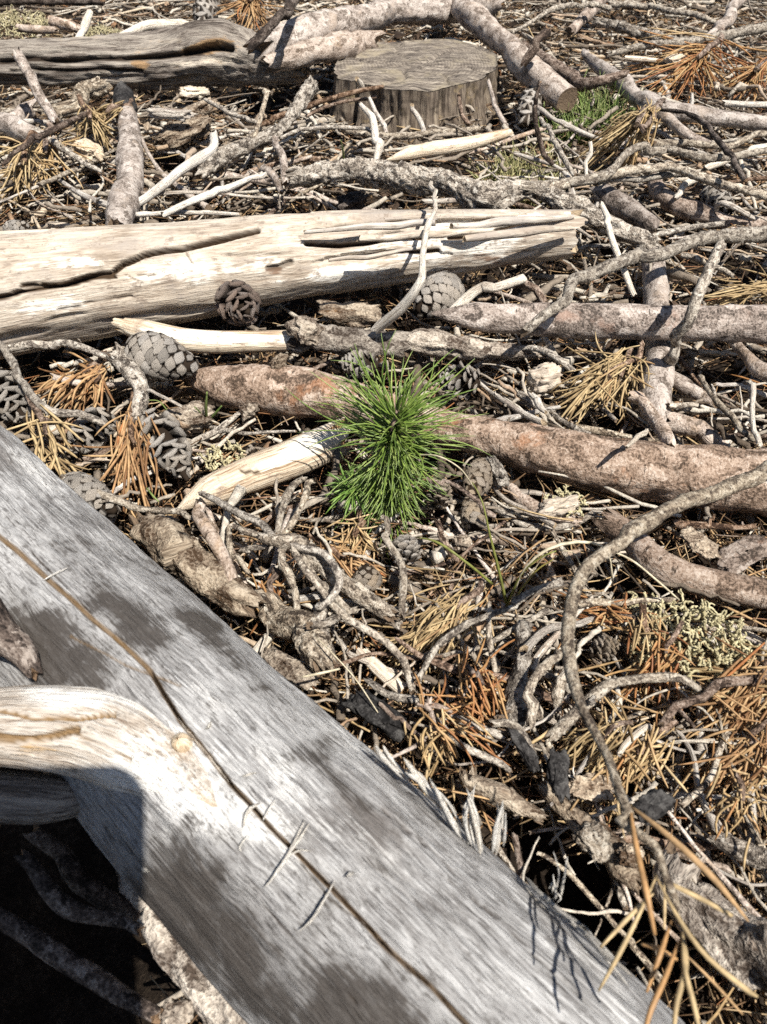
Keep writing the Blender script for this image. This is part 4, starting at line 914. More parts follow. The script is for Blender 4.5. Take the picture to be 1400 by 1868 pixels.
# ------------------------------------------------------------------ stump
def stump():
    root = empty('tree_stump', P(757, 190, 0.0))
    tag(root, 'low weathered sawn tree stump near the top centre', 'stump')
    zt = 0.050
    out = [(608, 128), (618, 108), (640, 94), (690, 77), (760, 72), (830, 73), (880, 84), (905, 100), (908, 122), (880, 142), (830, 156), (780, 166), (735, 168), (690, 160), (650, 152), (618, 143)]
    pts = np.array([P(u, v, zt)[:2] for u, v in out])
    c = pts.mean(0)
    n = 260
    e = np.vstack([pts, pts[:1]])
    ang = np.linspace(0, 1, n, endpoint=False)
    sg_ = np.linalg.norm(np.diff(e, axis=0), axis=1); cu_ = np.concatenate([[0], np.cumsum(sg_)]); sx_ = np.linspace(0, cu_[-1], n, endpoint=False)
    ring = np.stack([np.interp(sx_, cu_, e[:, 0]), np.interp(sx_, cu_, e[:, 1])], -1)
    nl = 40
    hz = np.linspace(-0.04, 1, nl)
    rng = np.random.default_rng(5)
    V = np.zeros((nl, n, 3)); G = np.zeros((nl, n, 3))
    per = np.arange(n) / n * 60
    ridg = vnoise(np.stack([per * 1.0, per * 0, per * 0], -1)) * 0.5 + vnoise(np.stack([per * 3.1, per * 0, per * 0 + 4], -1)) * 0.5
    split = -0.010 * np.clip(vnoise(np.stack([per * 1.1, per * 0, per * 0 + 44], -1)) - 0.42, 0, 1) * 3
    for k, h in enumerate(hz):
        fl = 1 + 0.10 * (1 - h) ** 2
        nn = fbm(np.stack([per * 1.6, np.full(n, h * 2.0), per * 0 + 2], -1), 4)
        d = (ring - c)
        L = np.linalg.norm(d, axis=1, keepdims=True)
        rr = L * fl + (0.0035 * ridg + 0.004 * nn + split)[:, None] * (0.15 + 0.85 * min(1, (1.02 - h) * 3.5))
        V[k, :, :2] = c + d / L * rr
        V[k, :, 2] = h * (zt + 0.0022 * vnoise(np.stack([per * 0.35, per * 0, per * 0 + 9], -1))) - 0.004 * (1 - h)
        G[k, :, 0] = h * 0.1; G[k, :, 1] = per * 0.012
    i = np.arange(nl - 1)[:, None] * n; j = np.arange(n)[None]; j2 = (j + 1) % n
    q = np.stack([i + j, i + j2, i + n + j2, i + n + j], -1).reshape(-1, 4)
    k = NB('stump_side_wood', 0.9)
    g = k.attr('gc', True)
    n1 = k.noise(k.mapped(g, (14, 240, 1)), 1.0, 7, 0.7, 0.2)
    n2 = k.noise(k.mapped(g, (30, 40, 1)), 1.0, 4, 0.6)
    cc = k.ramp(n1, [(0.32, (0.02, 0.015, 0.012)), (0.46, (0.11, 0.085, 0.065)), (0.58, (0.21, 0.17, 0.13)), (0.72, (0.36, 0.30, 0.22))])
    cc = k.mix(k.sm(n2, 0.55, 0.75), cc, (0.30, 0.23, 0.13))
    mk('side', V, q, None, k.done(cc, k.bump(n1, 0.003, 1.0)), {'gc': G.reshape(-1, 3)}, root)
    m = 60
    T = np.zeros((m, n, 3))
    edge = V[-1]
    for a in range(m):
        s = 1 - a / (m - 0.999)
        T[a, :, :2] = c + (edge[:, :2] - c) * s
        w = fbm(np.stack([T[a, :, 0] * 60, T[a, :, 1] * 60, per * 0], -1), 4)
        saw = vnoise(np.stack([T[a, :, 0] * 25, T[a, :, 1] * 260, per * 0 + 3], -1))
        T[a, :, 2] = edge[:, 2] * s + zt * (1 - s) + 0.0012 * w + 0.0009 * saw - 0.002 * sstep(0.85, 1.0, s)
    ca = np.linspace(0, 2 * math.pi, n, endpoint=False)
    for a0, dp_ in ((0.4, .006), (1.5, .004), (2.6, .006), (3.7, .005), (4.4, .007), (5.3, .005)):
        for a in range(m):
            s = 1 - a / (m - 0.999)
            da = np.abs((ca - a0 - 0.12 * math.sin(9 * s) + math.pi) % (2 * math.pi) - math.pi)
            T[a, :, 2] -= dp_ * np.clip(1 - da / (0.035 / max(s, 0.15)), 0, 1) * (s ** 0.7)
    T[0] = edge
    i = np.arange(m - 1)[:, None] * n
    q = np.stack([i + j, i + j2, i + n + j2, i + n + j], -1).reshape(-1, 4)
    k = NB('stump_top_wood', 0.9)
    o = k.n('TexCoord').outputs['Object']
    mp = k.mapped(o, (40, 220, 1))
    n1 = k.noise(mp, 1.0, 7, 0.7, 0.3)
    n2 = k.noise(o, 30, 6, 0.65)
    wvn = k.n('VectorMath', operation='DISTANCE'); k.l(o, wvn.inputs[0]); wvn.inputs[1].default_value = (float(c[0]), float(c[1]) + 0.01, zt)
    rg = k.math('SINE', k.math('ADD', k.math('MULTIPLY', wvn.outputs['Value'], 1500.0), k.math('MULTIPLY', n2, 22.0)))
    n1 = k.math('ADD', n1, k.math('MULTIPLY', rg, 0.035))
    cc = k.ramp(n1, [(0.34, (0.04, 0.034, 0.029)), (0.46, (0.12, 0.10, 0.083)), (0.58, (0.25, 0.215, 0.175)), (0.72, (0.42, 0.37, 0.30))])
    cc = k.mix(k.math('MULTIPLY', k.sm(n2, 0.50, 0.70), 0.7), cc, (0.30, 0.255, 0.18))
    cc = k.mix(k.sm(k.noise(o, 55, 5, 0.7), 0.60, 0.72), cc, (0.06, 0.05, 0.04))
    mk('sawn_top', T + np.array([0, 0, 0.0008]), q, None, k.done(cc, k.bump(n1, 0.002, 1.0)), {}, root)
    OBST.append((np.array([[c[0] + dx, c[1], 0.03] for dx in (-0.06, 0, 0.06)]), np.array([0.085] * 3)))
    return root
stump()

# ------------------------------------------------------------------ cones
def shield():
    rim, a = [], np.linspace(0, 2 * math.pi, 10, endpoint=False)
    def rh(s, z, p=1.08):
        c, sn = np.cos(a), np.sin(a)
        r = s / (np.abs(c) ** p + np.abs(sn) ** p) ** (1 / p)
        return np.stack([r * c, r * sn, np.full(10, z)], -1)
    V = np.vstack([rh(0.96, -0.45), rh(1.0, -0.05), rh(0.78, 0.16), rh(0.26, 0.26), [[0, 0.02, 0.36]]])
    q = []
    for k in range(3):
        for j in range(10):
            q.append([k * 10 + j, k * 10 + (j + 1) % 10, (k + 1) * 10 + (j + 1) % 10, (k + 1) * 10 + j])
    t = [[30 + j, 30 + (j + 1) % 10, 40] for j in range(10)]
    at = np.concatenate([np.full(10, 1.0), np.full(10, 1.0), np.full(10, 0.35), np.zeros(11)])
    return V, np.array(q), np.array(t), at
def flap():
    V, q, t = [], [], []
    rings = [(0.0, 0.28, 0.10, 0), (0.45, 0.62, 0.14, 0.05), (0.8, 0.95, 0.20, 0.12), (0.95, 1.0, 0.34, 0.14), (1.08, 0.72, 0.26, 0.12)]
    at = []
    for y, w, h, zz in rings:
        for k in range(8):
            a = k / 8 * 2 * math.pi
            V.append([w * 0.55 * math.cos(a), y * 1.5, zz + h * 0.5 * math.sin(a) - 0.12 * (w * math.cos(a)) ** 2])
            at.append(0.9 if y < 0.6 else (0.5 if y < 0.9 else 0.0))
    V.append([0, 1.14 * 1.5, 0.16]); at.append(0.0)
    for k in range(4):
        for j in range(8):
            q.append([k * 8 + j, k * 8 + (j + 1) % 8, (k + 1) * 8 + (j + 1) % 8, (k + 1) * 8 + j])
    for j in range(8): t.append([32 + j, 32 + (j + 1) % 8, 40])
    return np.array(V), np.array(q), np.array(t), np.array(at)
def scale_mesh(fn, mat):
    V, q, t, at = fn()
    o = mk('scale', V, q, t, M[mat], {'t': at}); me = o.data
    bpy.data.objects.remove(o)
    return me
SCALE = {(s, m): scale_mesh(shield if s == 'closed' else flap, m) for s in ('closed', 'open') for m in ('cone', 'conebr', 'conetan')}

def cone(label, b, tpt, rpx, kind='closed', mat='cone', n=70, group='pine cones lying in the litter', roll=0.0):
    B_, T_ = P(*b), P(*tpt)
    ax = T_ - B_; L = np.linalg.norm(ax); ax = ax / L
    rm = rpx * depth((B_ + T_) / 2) / FPX
    root = empty('pine_cone', B_)
    tag(root, label, 'pine cone', group)
    ref = np.array([0, 0, 1.0]) if abs(ax[2]) < 0.9 else np.array([1.0, 0, 0])
    s1 = np.cross(ax, ref); s1 /= np.linalg.norm(s1); s2 = np.cross(ax, s1)
    def prof(t):
        return (np.sin(np.pi * (0.10 + 0.86 * t ** 0.80)) ** 0.75) * (1 - 0.12 * t)
    K = 18
    ts = np.linspace(0, 1, K); a = np.linspace(0, 2 * math.pi, 14, endpoint=False)
    sh = 0.86 if kind == 'closed' else 0.45
    R_ = rm * prof(ts) * sh
    V = B_ + ax * (ts * L * 0.97)[:, None, None] + (np.cos(a)[None, :, None] * s1 + np.sin(a)[None, :, None] * s2) * R_[:, None, None]
    i = np.arange(K - 1)[:, None] * 14; j = np.arange(14)[None]; j2 = (j + 1) % 14
    q = np.stack([i + j, i + j2, i + 14 + j2, i + 14 + j], -1).reshape(-1, 4)
    tr = np.array([[0, k + 1, k] for k in range(1, 13)] + [[(K - 1) * 14, (K - 1) * 14 + k, (K - 1) * 14 + k + 1] for k in range(1, 13)])
    mk('core', V, q, tr, M['core'], None, root)
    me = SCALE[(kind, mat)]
    tt = np.linspace(0, 1, 400); w = prof(tt) * rm; cum = np.cumsum(w); cum /= cum[-1]
    area = 2 * math.pi * np.trapezoid(w, tt * L) if hasattr(np, 'trapezoid') else 2 * math.pi * np.trapz(w, tt * L)
    s0 = math.sqrt(area / n)
    inv = root.matrix_basis.inverted()
    rr = random.Random(int(b[0] * 7 + b[1]))
    for k in range(n):
        t = float(np.interp((k + 0.5) / n, cum, tt))
        th = k * 2.39996 + roll
        rad = np.cos(th) * s1 + np.sin(th) * s2
        dr = (prof(min(t + 0.02, 1)) - prof(max(t - 0.02, 0))) * rm / (0.04 * L)
        nrm = rad - ax * dr; nrm /= np.linalg.norm(nrm)
        loc_r = prof(t)
        sz = s0 * (0.36 + 0.64 * loc_r)
        if kind == 'open' and rr.random() < 0.05: continue
        sz *= rr.uniform(0.88, 1.12)
        nrm = unit(nrm + np.array([rr.gauss(0, 0.045) for _ in range(3)]))
        if kind == 'closed':
            p = B_ + ax * (t * L) + rad * (rm * prof(t) * 0.97)
            z = nrm; y = ax - z * (ax @ z); y /= np.linalg.norm(y); x = np.cross(y, z)
            sc = (sz * 0.97, sz * 0.81, sz * 0.62)
        else:
            p = B_ + ax * (t * L * 0.9) + rad * (rm * prof(t) * 0.35)
            al = math.radians(14 + 58 * t + rr.uniform(-12, 12))
            y = rad * math.cos(al) + ax * math.sin(al); x = np.cross(y, ax); x /= np.linalg.norm(x); z = np.cross(x, y)
            ln = rm * prof(t) * 0.65 / 1.5 + sz * 0.12
            sc = (sz * 1.4, ln * 1.12, sz * 1.35)
        o = bpy.data.objects.new('scale', me); COL.objects.link(o)
        j_ = rr.uniform(0.92, 1.08)
        mtx = Matrix(((x[0] * sc[0] * j_, y[0] * sc[1] * j_, z[0] * sc[2], p[0]), (x[1] * sc[0] * j_, y[1] * sc[1] * j_, z[1] * sc[2], p[1]), (x[2] * sc[0] * j_, y[2] * sc[1] * j_, z[2] * sc[2], p[2]), (0, 0, 0, 1)))
        o.parent = root
        o.matrix_parent_inverse = inv
        o.matrix_basis = mtx
    return root

cone('closed grey pine cone pointing right, on the creamy stick', (236, 638, .045), (362, 672, .040), 44, n=74)
cone('dark brown open cone facing the viewer under the cream log', (420, 540, .045), (455, 572, .052), 38, 'open', 'conebr', n=46)
cone('weathered open cone with layered scales, right of brown needles', (275, 760, .03), (345, 880, .028), 38, 'open', 'cone', n=60)
cone('grey closed cone left of the tip of the straight pinkish branch', (832, 520, .040), (760, 570, .034), 40, 'closed', 'cone', n=70)
cone('pale grey open cone right behind the seedling', (875, 700, .024), (800, 690, .03), 32, 'open', 'cone', n=50)
cone('small pale open cone behind the top of the seedling', (690, 668, .03), (620, 660, .03), 26, 'open', 'cone', n=44)
cone('grey closed cone wedged beside the foreground log', (120, 880, .028), (215, 935, .026), 34, 'closed', 'cone', n=60)
cone('half hidden pale cone among brown needles at left', (200, 755, .02), (120, 830, .024), 32, 'open', 'cone', n=50)
cone('brownish closed cone right of the seedling base', (885, 850, .024), (858, 905, .03), 28, 'closed', 'conetan', n=50)
cone('tan closed cone in shade below the other seedling cone', (872, 965, .02), (852, 908, .026), 24, 'closed', 'conetan', n=50)
cone('tan open cone touching the seedling needles at lower right', (800, 930, .02), (805, 870, .035), 24, 'open', 'conetan', n=44)
cone('pale weathered cone below the seedling, behind a grey twig', (745, 1035, .018), (735, 975, .03), 30, 'open', 'cone', n=50)
cone('round grey-brown cone below the seedling with orange base', (672, 1075, .018), (668, 1030, .03), 28, 'closed', 'conetan', n=46)
cone('grey cone at the left edge beside the foreground log top', (-10, 690, .03), (50, 770, .03), 36, 'open', 'cone', n=50)
cone('grey cone at the far right among twiggy branches', (1290, 350, .025), (1335, 385, .03), 20, 'closed', 'cone', n=44)
cone('small grey cone by the left edge just above the cream log', (10, 422, .03), (55, 412, .034), 16, 'closed', 'cone', n=40)
cone('grey rounded cone right of the stump', (975, 170, .03), (955, 225, .03), 18, 'closed', 'cone', n=40)
cone('blurred grey cone at the top edge left of centre', (385, 0, .04), (365, 45, .04), 18, 'closed', 'cone', n=40)
cone('small cone near the lichen at right', (1075, 1195, .02), (1130, 1170, .026), 22, 'open', 'conetan', n=40)

# ------------------------------------------------------------------ bark chips and lumps
def lump(name, label, u, v, z, rx, ry, rz, mat, seed, rot=0.0, cat='bark', group='bark pieces in the litter', amp=0.35):
    p = P(u, v, z); s = depth(p) / FPX
    nt_, npz = 44, 26
    th = np.linspace(0, 2 * math.pi, nt_, endpoint=False); ph = np.linspace(0.02, math.pi - 0.02, npz)
    d = np.stack([np.sin(ph)[:, None] * np.cos(th)[None], np.sin(ph)[:, None] * np.sin(th)[None], np.repeat(np.cos(ph)[:, None], nt_, 1)], -1)
    n = fbm(d * 1.6 + seed * 7.7, 4) + 0.5 * np.abs(fbm(d * 4 + seed, 3)) + 0.22 * np.floor(2.5 * fbm(d * 3 + seed * 2, 3))
    d2 = np.sign(d) * np.abs(d) ** 0.75
    V = d2 * (1 + amp * n)[..., None] * np.array([rx, ry, rz]) * s
    gc = V.copy() + seed
    c, sn = math.cos(rot), math.sin(rot)
    V = np.stack([V[..., 0] * c - V[..., 1] * sn, V[..., 0] * sn + V[..., 1] * c, V[..., 2]], -1)
    V[..., 2] += 0.25 * V[..., 0] * math.sin(seed)
    i = np.arange(npz - 1)[:, None] * nt_; j = np.arange(nt_)[None]; j2 = (j + 1) % nt_
    q = np.stack([i + j, i + nt_ + j, i + nt_ + j2, i + j2], -1).reshape(-1, 4)
    o = mk(name, V, q, None, M[mat], {'gc': gc.reshape(-1, 3)})
    o.location = Vector(p)
    return tag(o, label, cat, group)
for k, a in enumerate([
    ('bark_chip', 'large tan bark slab in a hollow at upper left', 335, 240, .028, 48, 44, 13, 'tanbark', .2),
    ('bark_chip', 'tan flaky bark piece behind the large tan slab', 372, 196, .030, 26, 20, 10, 'tanbark', .6),
    ('bark_chip', 'pale arched bark sliver over the tan slab', 310, 208, .05, 44, 12, 8, 'bone', -.3),
    ('bark_chip', 'cream chip of wood left of the tan pointing branch', 160, 275, .03, 28, 20, 12, 'fresh', -.6),
    ('bark_chip', 'brown bark lump at the junction of creamy and peeling sticks', 560, 602, .045, 26, 22, 18, 'tanbark', .3),
    ('bark_chip', 'crumbly bark lump under the cream log centre', 640, 572, .032, 50, 24, 16, 'tanbark', .1),
    ('bark_chip', 'cream crumbly lump left of dead golden needles', 993, 692, .028, 26, 20, 20, 'pale', .1),
    ('bark_chip', 'small orange bark chip standing by the large branch tip', 510, 660, .045, 16, 8, 12, 'tanbark', .5),
    ('bark_chip', 'charred grey flake below the arched twig', 1188, 1470, .05, 34, 24, 5, 'char', .5),
    ('bark_chip', 'dark charred bark slab left of the arched twig', 1020, 1410, .035, 17, 44, 8, 'char', -.1),
    ('bark_chip', 'pale fibrous bark scrap near the charred slab', 1080, 1435, .024, 46, 20, 8, 'tanbark', .2),
    ('bark_chip', 'grey flaky bark plate in the lower right litter', 1080, 1530, .035, 26, 30, 12, 'rough', .7),
    ('bark_chip', 'brown flat bark flake in the shadow right of arched twig', 1275, 990, .03, 20, 34, 5, 'tanbark', .3),
    ('bark_chip', 'large reddish bark plate at the right edge in shade', 1360, 1010, .025, 50, 26, 6, 'pine', .4),
    ('bark_chip', 'cream lichen-crusted bark lump in shade right of seedling', 1020, 925, .024, 34, 16, 14, 'pale', .2),
    ('bark_chip', 'rounded grey bark piece curling beside the seedling cones', 905, 860, .03, 12, 30, 14, 'rough', .3),
    ('bark_chip', 'orange bark chip inside the hollow below the seedling', 845, 990, .02, 18, 14, 8, 'tanbark', .1),
    ('bark_chip', 'crumbly tan bark lump left of the large brown branch', 350, 762, .024, 38, 22, 16, 'tanbark', .4),
    ('bark_chip', 'tan curled bark lump below the large brown branch', 455, 748, .024, 18, 14, 12, 'tanbark', .9),
    ('bark_chip', 'dark rotten bark strip against the foreground log edge', 690, 1300, .026, 60, 22, 12, 'char', -.7),
    ('bark_chip', 'brown bark strip along the foreground log middle', 520, 1215, .022, 60, 16, 8, 'tanbark', -.7),
    ('bark_chip', 'small tan chip below the foreground log, bottom left', 320, 1850, .03, 26, 20, 10, 'tanbark', .2),
    ('bark_chip', 'thin charred bark strip between twig and bark stick', 960, 1370, .03, 13, 40, 7, 'char', .5),
    ('bark_chip', 'pale crust on the ground above the splintered edge', 1150, 1560, .03, 24, 16, 8, 'tanbark', .3),
    ('bark_chip', 'cream chip in the shade under the grey split log', 352, 168, .03, 22, 10, 8, 'fresh', .3),
    ('bark_chip', 'orange flake near the far right needle clumps', 1230, 108, .04, 14, 10, 5, 'fresh', .3),
    ('bark_chip', 'dark bark block behind the dark forked branch', 640, 372, .022, 24, 18, 16, 'dark', .3),
]):
    nm, lb, u, v, z, rx, ry, rz, mt, ro = a
    lump(nm, lb, u, v, z, rx, ry, rz, mt, k + 1, ro)

# ------------------------------------------------------------------ needles, sprigs, seedling, grass

def bent(start, d, L, bow, K=6, rng=RNG):
    """curved stems: start (N,3), unit direction (N,3), length (N,), bow (N,) sideways bulge as a fraction of length"""
    N = len(start)
    side = unit(np.cross(d, rng.normal(size=(N, 3))))
    t = np.linspace(0, 1, K)[None, :, None]
    return start[:, None] + d[:, None] * L[:, None, None] * t + side[:, None] * (bow * L)[:, None, None] * (4 * t * (1 - t)) 

def floor_z(C, lift=0.001):
    g = gh(C[..., 0], C[..., 1]) + lift
    C[..., 2] = np.maximum(C[..., 2], g)
    return C

GS = 'dead needle sprigs in the litter'
def sprig(label, hub_, tip_, n, spread, mat, zs=(0.03, 0.012), stem=None, rpx=2.6, seed=1, lv=0.3, bow=0.06, back=0.15):
    rng = np.random.default_rng(seed + 100)
    H, T_ = P(*hub_, zs[0]), P(*tip_, zs[1])
    D = T_ - H; L = np.linalg.norm(D); D = D / L
    root = empty('dead_pine_sprig', H)
    tag(root, label, 'needles', GS)
    n = int(n * 1.9); rpx = rpx * 0.58
    ang = rng.normal(0, math.radians(spread * 1.15), n); ang = np.where(rng.random(n) < 0.22, rng.uniform(-1.8, 1.8, n), ang); el = rng.normal(0, math.radians(spread * 0.35), n)
    side = unit(np.cross(D, [0, 0, 1.0])); upv = np.cross(side, D)
    d = unit(D[None] * np.cos(ang)[:, None] + side[None] * np.sin(ang)[:, None] + upv[None] * np.sin(el)[:, None])
    start = H + D * (rng.uniform(-back, 0.6, n) * L)[:, None] + rng.normal(0, 0.0045, (n, 3)) * np.array([1, 1, 0.4])
    Ln = L * rng.uniform(0.35, 1.05, n)
    C = floor_z(bent(start, d, Ln, rng.normal(0, bow * 1.5, n), 7, rng), 0.002)
    dm = depth((H + T_) / 2)
    r = max(rpx * dm / FPX, 0.00045)
    prof = np.array([0.55, 0.9, 1, 1, 1, 0.85, 0.3])
    R_ = r * prof[None] * rng.uniform(0.8, 1.15, n)[:, None]
    V, q, tr, at = hairs(C, R_, 4)
    o = mk('needles', V, q, tr, M[mat], at, root)
    o['kind'] = 'stuff'
    sp = stem or [(hub_[0] + (hub_[0] - tip_[0]) * 0.35, hub_[1] + (hub_[1] - tip_[1]) * 0.35, 5, zs[0]), (hub_[0], hub_[1], 6, zs[0]), (hub_[0] + (tip_[0] - hub_[0]) * 0.3, hub_[1] + (tip_[1] - hub_[1]) * 0.3, 4, zs[0] - 0.003)]
    S('stem', None, None, 'brown', sp, parent=root)
    return root

for k, a in enumerate([
    ('brown needle fan hanging below the gnarled twig knot', (240, 765), (243, 900), 38, 16, 'n_brown', (.042, .016), 4.2),
    ('loop of long golden needles beside the foreground log', (72, 755), (135, 875), 16, 9, 'n_gold', (.044, .03), 5.0),
    ('orange-brown needle fan at left under the grey twig', (175, 668), (85, 715), 30, 22, 'n_brown', (.03, .016), 4.0),
    ('reddish needle fan right below the twig at left', (180, 672), (150, 745), 26, 26, 'n_brown', (.03, .014), 4.0),
    ('golden brown needle bundle left of the short thick branch', (1142, 655), (1050, 735), 46, 13, 'n_gold', (.045, .022), 3.6),
    ('drooping golden needles under the golden brown bundle', (1142, 665), (1125, 745), 20, 14, 'n_gold', (.04, .02), 3.4),
    ('golden needle bundle below the far green grass tuft', (1178, 205), (1090, 270), 60, 20, 'n_gold', (.07, .03), 2.6),
    ('golden needle brush hanging below the far grass', (1185, 215), (1150, 290), 40, 18, 'n_tan', (.07, .03), 2.6),
    ('rusty needle clump at the far right', (1300, 80), (1220, 160), 60, 26, 'n_orange', (.05, .02), 2.4),
    ('rusty needle brush by the right edge of the background', (1400, 115), (1340, 170), 60, 24, 'n_orange', (.05, .02), 2.4),
    ('tan needle brush above the right end of the pinkish branch', (1430, 520), (1320, 545), 40, 14, 'n_gold', (.03, .02), 2.6),
    ('dry needle fan in front of the tan pointing branch at left', (215, 195), (150, 235), 26, 16, 'n_gold', (.055, .03), 2.8),
    ('golden drooping needles left of the tan pointing branch', (160, 200), (190, 260), 26, 18, 'n_gold', (.055, .025), 2.8),
    ('golden needle fan at the left edge of the background', (50, 270), (20, 350), 34, 28, 'n_gold', (.045, .015), 3.0),
    ('tan needle fan between pink stick and left cones', (90, 255), (75, 340), 24, 20, 'n_tan', (.04, .015), 2.8),
    ('brown needle clump at the top edge left of centre', (460, -20), (455, 40), 40, 22, 'n_brown', (.06, .03), 2.4),
    ('golden needle sheaf at the right edge beside the lichen', (1420, 1240), (1260, 1195), 30, 12, 'n_gold', (.035, .022), 4.4),
    ('rusty brown needle sheaf below the brown sprig stem', (1400, 1215), (1310, 1330), 34, 14, 'n_brown', (.04, .018), 4.6),
    ('fan of orange and tan needles in the middle right litter', (1200, 1345), (1100, 1440), 36, 22, 'n_tan', (.03, .012), 4.4),
    ('curved orange needle fan left of the lichen', (1225, 1165), (1160, 1260), 22, 16, 'n_orange', (.035, .015), 4.2),
    ('row of golden needles under the lichen', (1180, 1140), (1200, 1230), 26, 18, 'n_gold', (.034, .015), 4.0),
    ('reddish needles left of the lichen under the level twig', (1150, 1125), (1060, 1112), 26, 12, 'n_orange', (.03, .02), 4.0),
    ('golden needle sheaf left of the dark-topped twig', (850, 1090), (740, 1190), 40, 16, 'n_gold', (.032, .015), 4.0),
    ('orange needle burst above the shaded grey twig', (795, 1290), (880, 1310), 26, 22, 'n_orange', (.036, .02), 4.0),
    ('tan needle burst hanging below the shaded grey twig', (785, 1310), (800, 1400), 22, 26, 'n_tan', (.036, .016), 4.4),
    ('white straw needle star at the lower right edge', (1352, 1440), (1360, 1505), 20, 34, 'n_tan', (.045, .03), 4.0),
    ('dry needle fan at the lower right beyond the arched twig', (1385, 1330), (1300, 1440), 34, 22, 'n_brown', (.03, .012), 4.4),
    ('orange needles upright in the gap below the twig whorl', (495, 1060), (500, 1110), 16, 24, 'n_orange', (.03, .012), 4.0),
    ('tan needle scatter around the base of the seedling', (650, 960), (640, 1030), 34, 36, 'n_tan', (.028, .012), 3.4),
    ('orange needle tangle in the centre of the litter', (870, 1230), (930, 1290), 26, 30, 'n_orange', (.034, .014), 4.0),
    ('golden needle tangle beside the arched twig stem', (1120, 1330), (1050, 1370), 30, 30, 'n_gold', (.034, .014), 4.2),
    ('brown needle mat in front of the rough tan stick', (600, 1000), (690, 1060), 30, 30, 'n_brown', (.026, .012), 3.6),
]):
    lb, h_, t_, n_, sp_, mt_, zz, rp = a
    sprig(lb, h_, t_, n_, sp_, mt_, zz, rpx=rp, seed=k)

def seedling():
    rng = np.random.default_rng(11)
    b = P(708, 945, 0.004)
    root = empty('pine_seedling', b)
    tag(root, 'small bright green pine seedling growing in the middle', 'seedling')
    top = b + np.array([0.004, 0.004, 0.072])
    S('stem', None, None, 'brown', None, worldpts=(np.array([b - [0, 0, 0.006], b * 0.55 + top * 0.45 + [0.003, -0.002, 0], top]), np.array([0.0024, 0.0019, 0.0014])), parent=root, ns=10)
    S('bud', None, None, 'brown', None, worldpts=(np.array([top - [0, 0, 0.002], top + [0, 0, 0.002], top + [0, 0, 0.004]]), np.array([0.0014, 0.0017, 0.0009])), parent=root, ns=12, nl=12, e=('round', 'round'))
    S('side_shoot', None, None, 'brown', [(706, 930, 4, .012), (680, 915, 4, .022), (648, 893, 4, .03)], parent=root, ns=8)
    def tuft(name, n, h0, h1, e0, e1, l0, l1, mat, azm=None, bowz=0.10):
        h = rng.uniform(h0, h1, n)
        k = (h - h0) / max(h1 - h0, 1e-6)
        start = b + (top - b) * h[:, None]
        cl = rng.uniform(0, 2 * math.pi, 13)
        az = cl[rng.integers(0, 13, n)] + rng.normal(0, 0.20, n)
        lf = (0.72 + 0.5 * rng.random(13))[rng.integers(0, 13, n)]
        el = np.radians(e0 + (e1 - e0) * k + rng.normal(0, 12, n))
        d = np.stack([np.cos(az) * np.cos(el), np.sin(az) * np.cos(el), np.sin(el)], -1)
        L = rng.uniform(l0, l1, n) * lf * (1 + 0.12 * np.cos(az - 2.4))
        C = bent(start, d, L, rng.normal(0, 0.09, n), 8, rng)
        t = np.linspace(0, 1, 8)
        C[..., 2] -= (bowz * L * np.cos(el))[:, None] * t[None] ** 2
        C = floor_z(C, 0.006)
        R_ = 0.00043 * np.array([0.7, 0.95, 1, 1, 1, 0.9, 0.7, 0.25])[None] * rng.uniform(0.8, 1.15, n)[:, None]
        V, q, tr, at = hairs(C, R_, 4)
        o = mk(name, V, q, tr, M[mat], at, root); o['kind'] = 'stuff'
    tuft('needles_top', 230, 0.74, 1.0, 8, 52, 0.030, 0.056, 'green', bowz=0.20)
    tuft('needles_middle', 270, 0.42, 0.86, -5, 25, 0.026, 0.044, 'green', bowz=0.22)
    tuft('needles_lower', 150, 0.10, 0.45, -12, 10, 0.020, 0.036, 'green', bowz=0.2)
    # side rosette of short flat needles
    c = P(645, 893, 0.032)
    n = 80
    az = rng.uniform(0, 2 * math.pi, n); el = np.radians(rng.normal(12, 24, n))
    d = np.stack([np.cos(az) * np.cos(el), np.sin(az) * np.cos(el), np.sin(el)], -1)
    L = rng.uniform(0.012, 0.023, n)
    C = bent(c + rng.normal(0, 0.001, (n, 3)), d, L, rng.normal(0, 0.04, n), 6, rng)
    C[..., 2] -= (0.22 * L)[:, None] * np.linspace(0, 1, 6)[None] ** 2
    R_ = 0.0007 * np.array([0.8, 1, 1, 1, 0.8, 0.25])[None] * np.ones((n, 1))
    V, q, tr, at = hairs(floor_z(C, 0.006), R_, 4)
    o = mk('needles_rosette', V, q, tr, M['green2'], at, root); o['kind'] = 'stuff'
seedling()

def blade_obj(label, blades, mat, name='grass_wisp', cat='grass', group='single grass blades'):
    root = None
    Cs, Rs = [], []
    for pts in blades:
        w = np.array([P(u, v, z) for (u, v, r, z) in pts]); r = 0.72 * np.array([p[2] for p in pts]) * np.array([depth(x) for x in w]) / FPX
        q = catmull(np.hstack([w, r[:, None]]), 16); Cs.append(q[:, :3]); Rs.append(np.maximum(q[:, 3], 1e-4))
    V, q, tr, at = hairs(np.array(Cs), np.array(Rs), 4)
    return tag(mk(name, V, q, tr, M[mat], at), label, cat, group)
blade_obj('yellow-green grass blade bending over the hollow below the seedling', [[(760, 980, 2, .05), (800, 990, 4, .055), (850, 1025, 4, .05), (898, 1065, 4, .03)]], 'ygrass')
blade_obj('upright thin grass blade yellowing, below the seedling', [[(925, 1105, 4, .012), (910, 1040, 4, .04), (895, 980, 3, .06), (880, 915, 2, .075), (862, 880, 1.5, .08)]], 'ygrass')
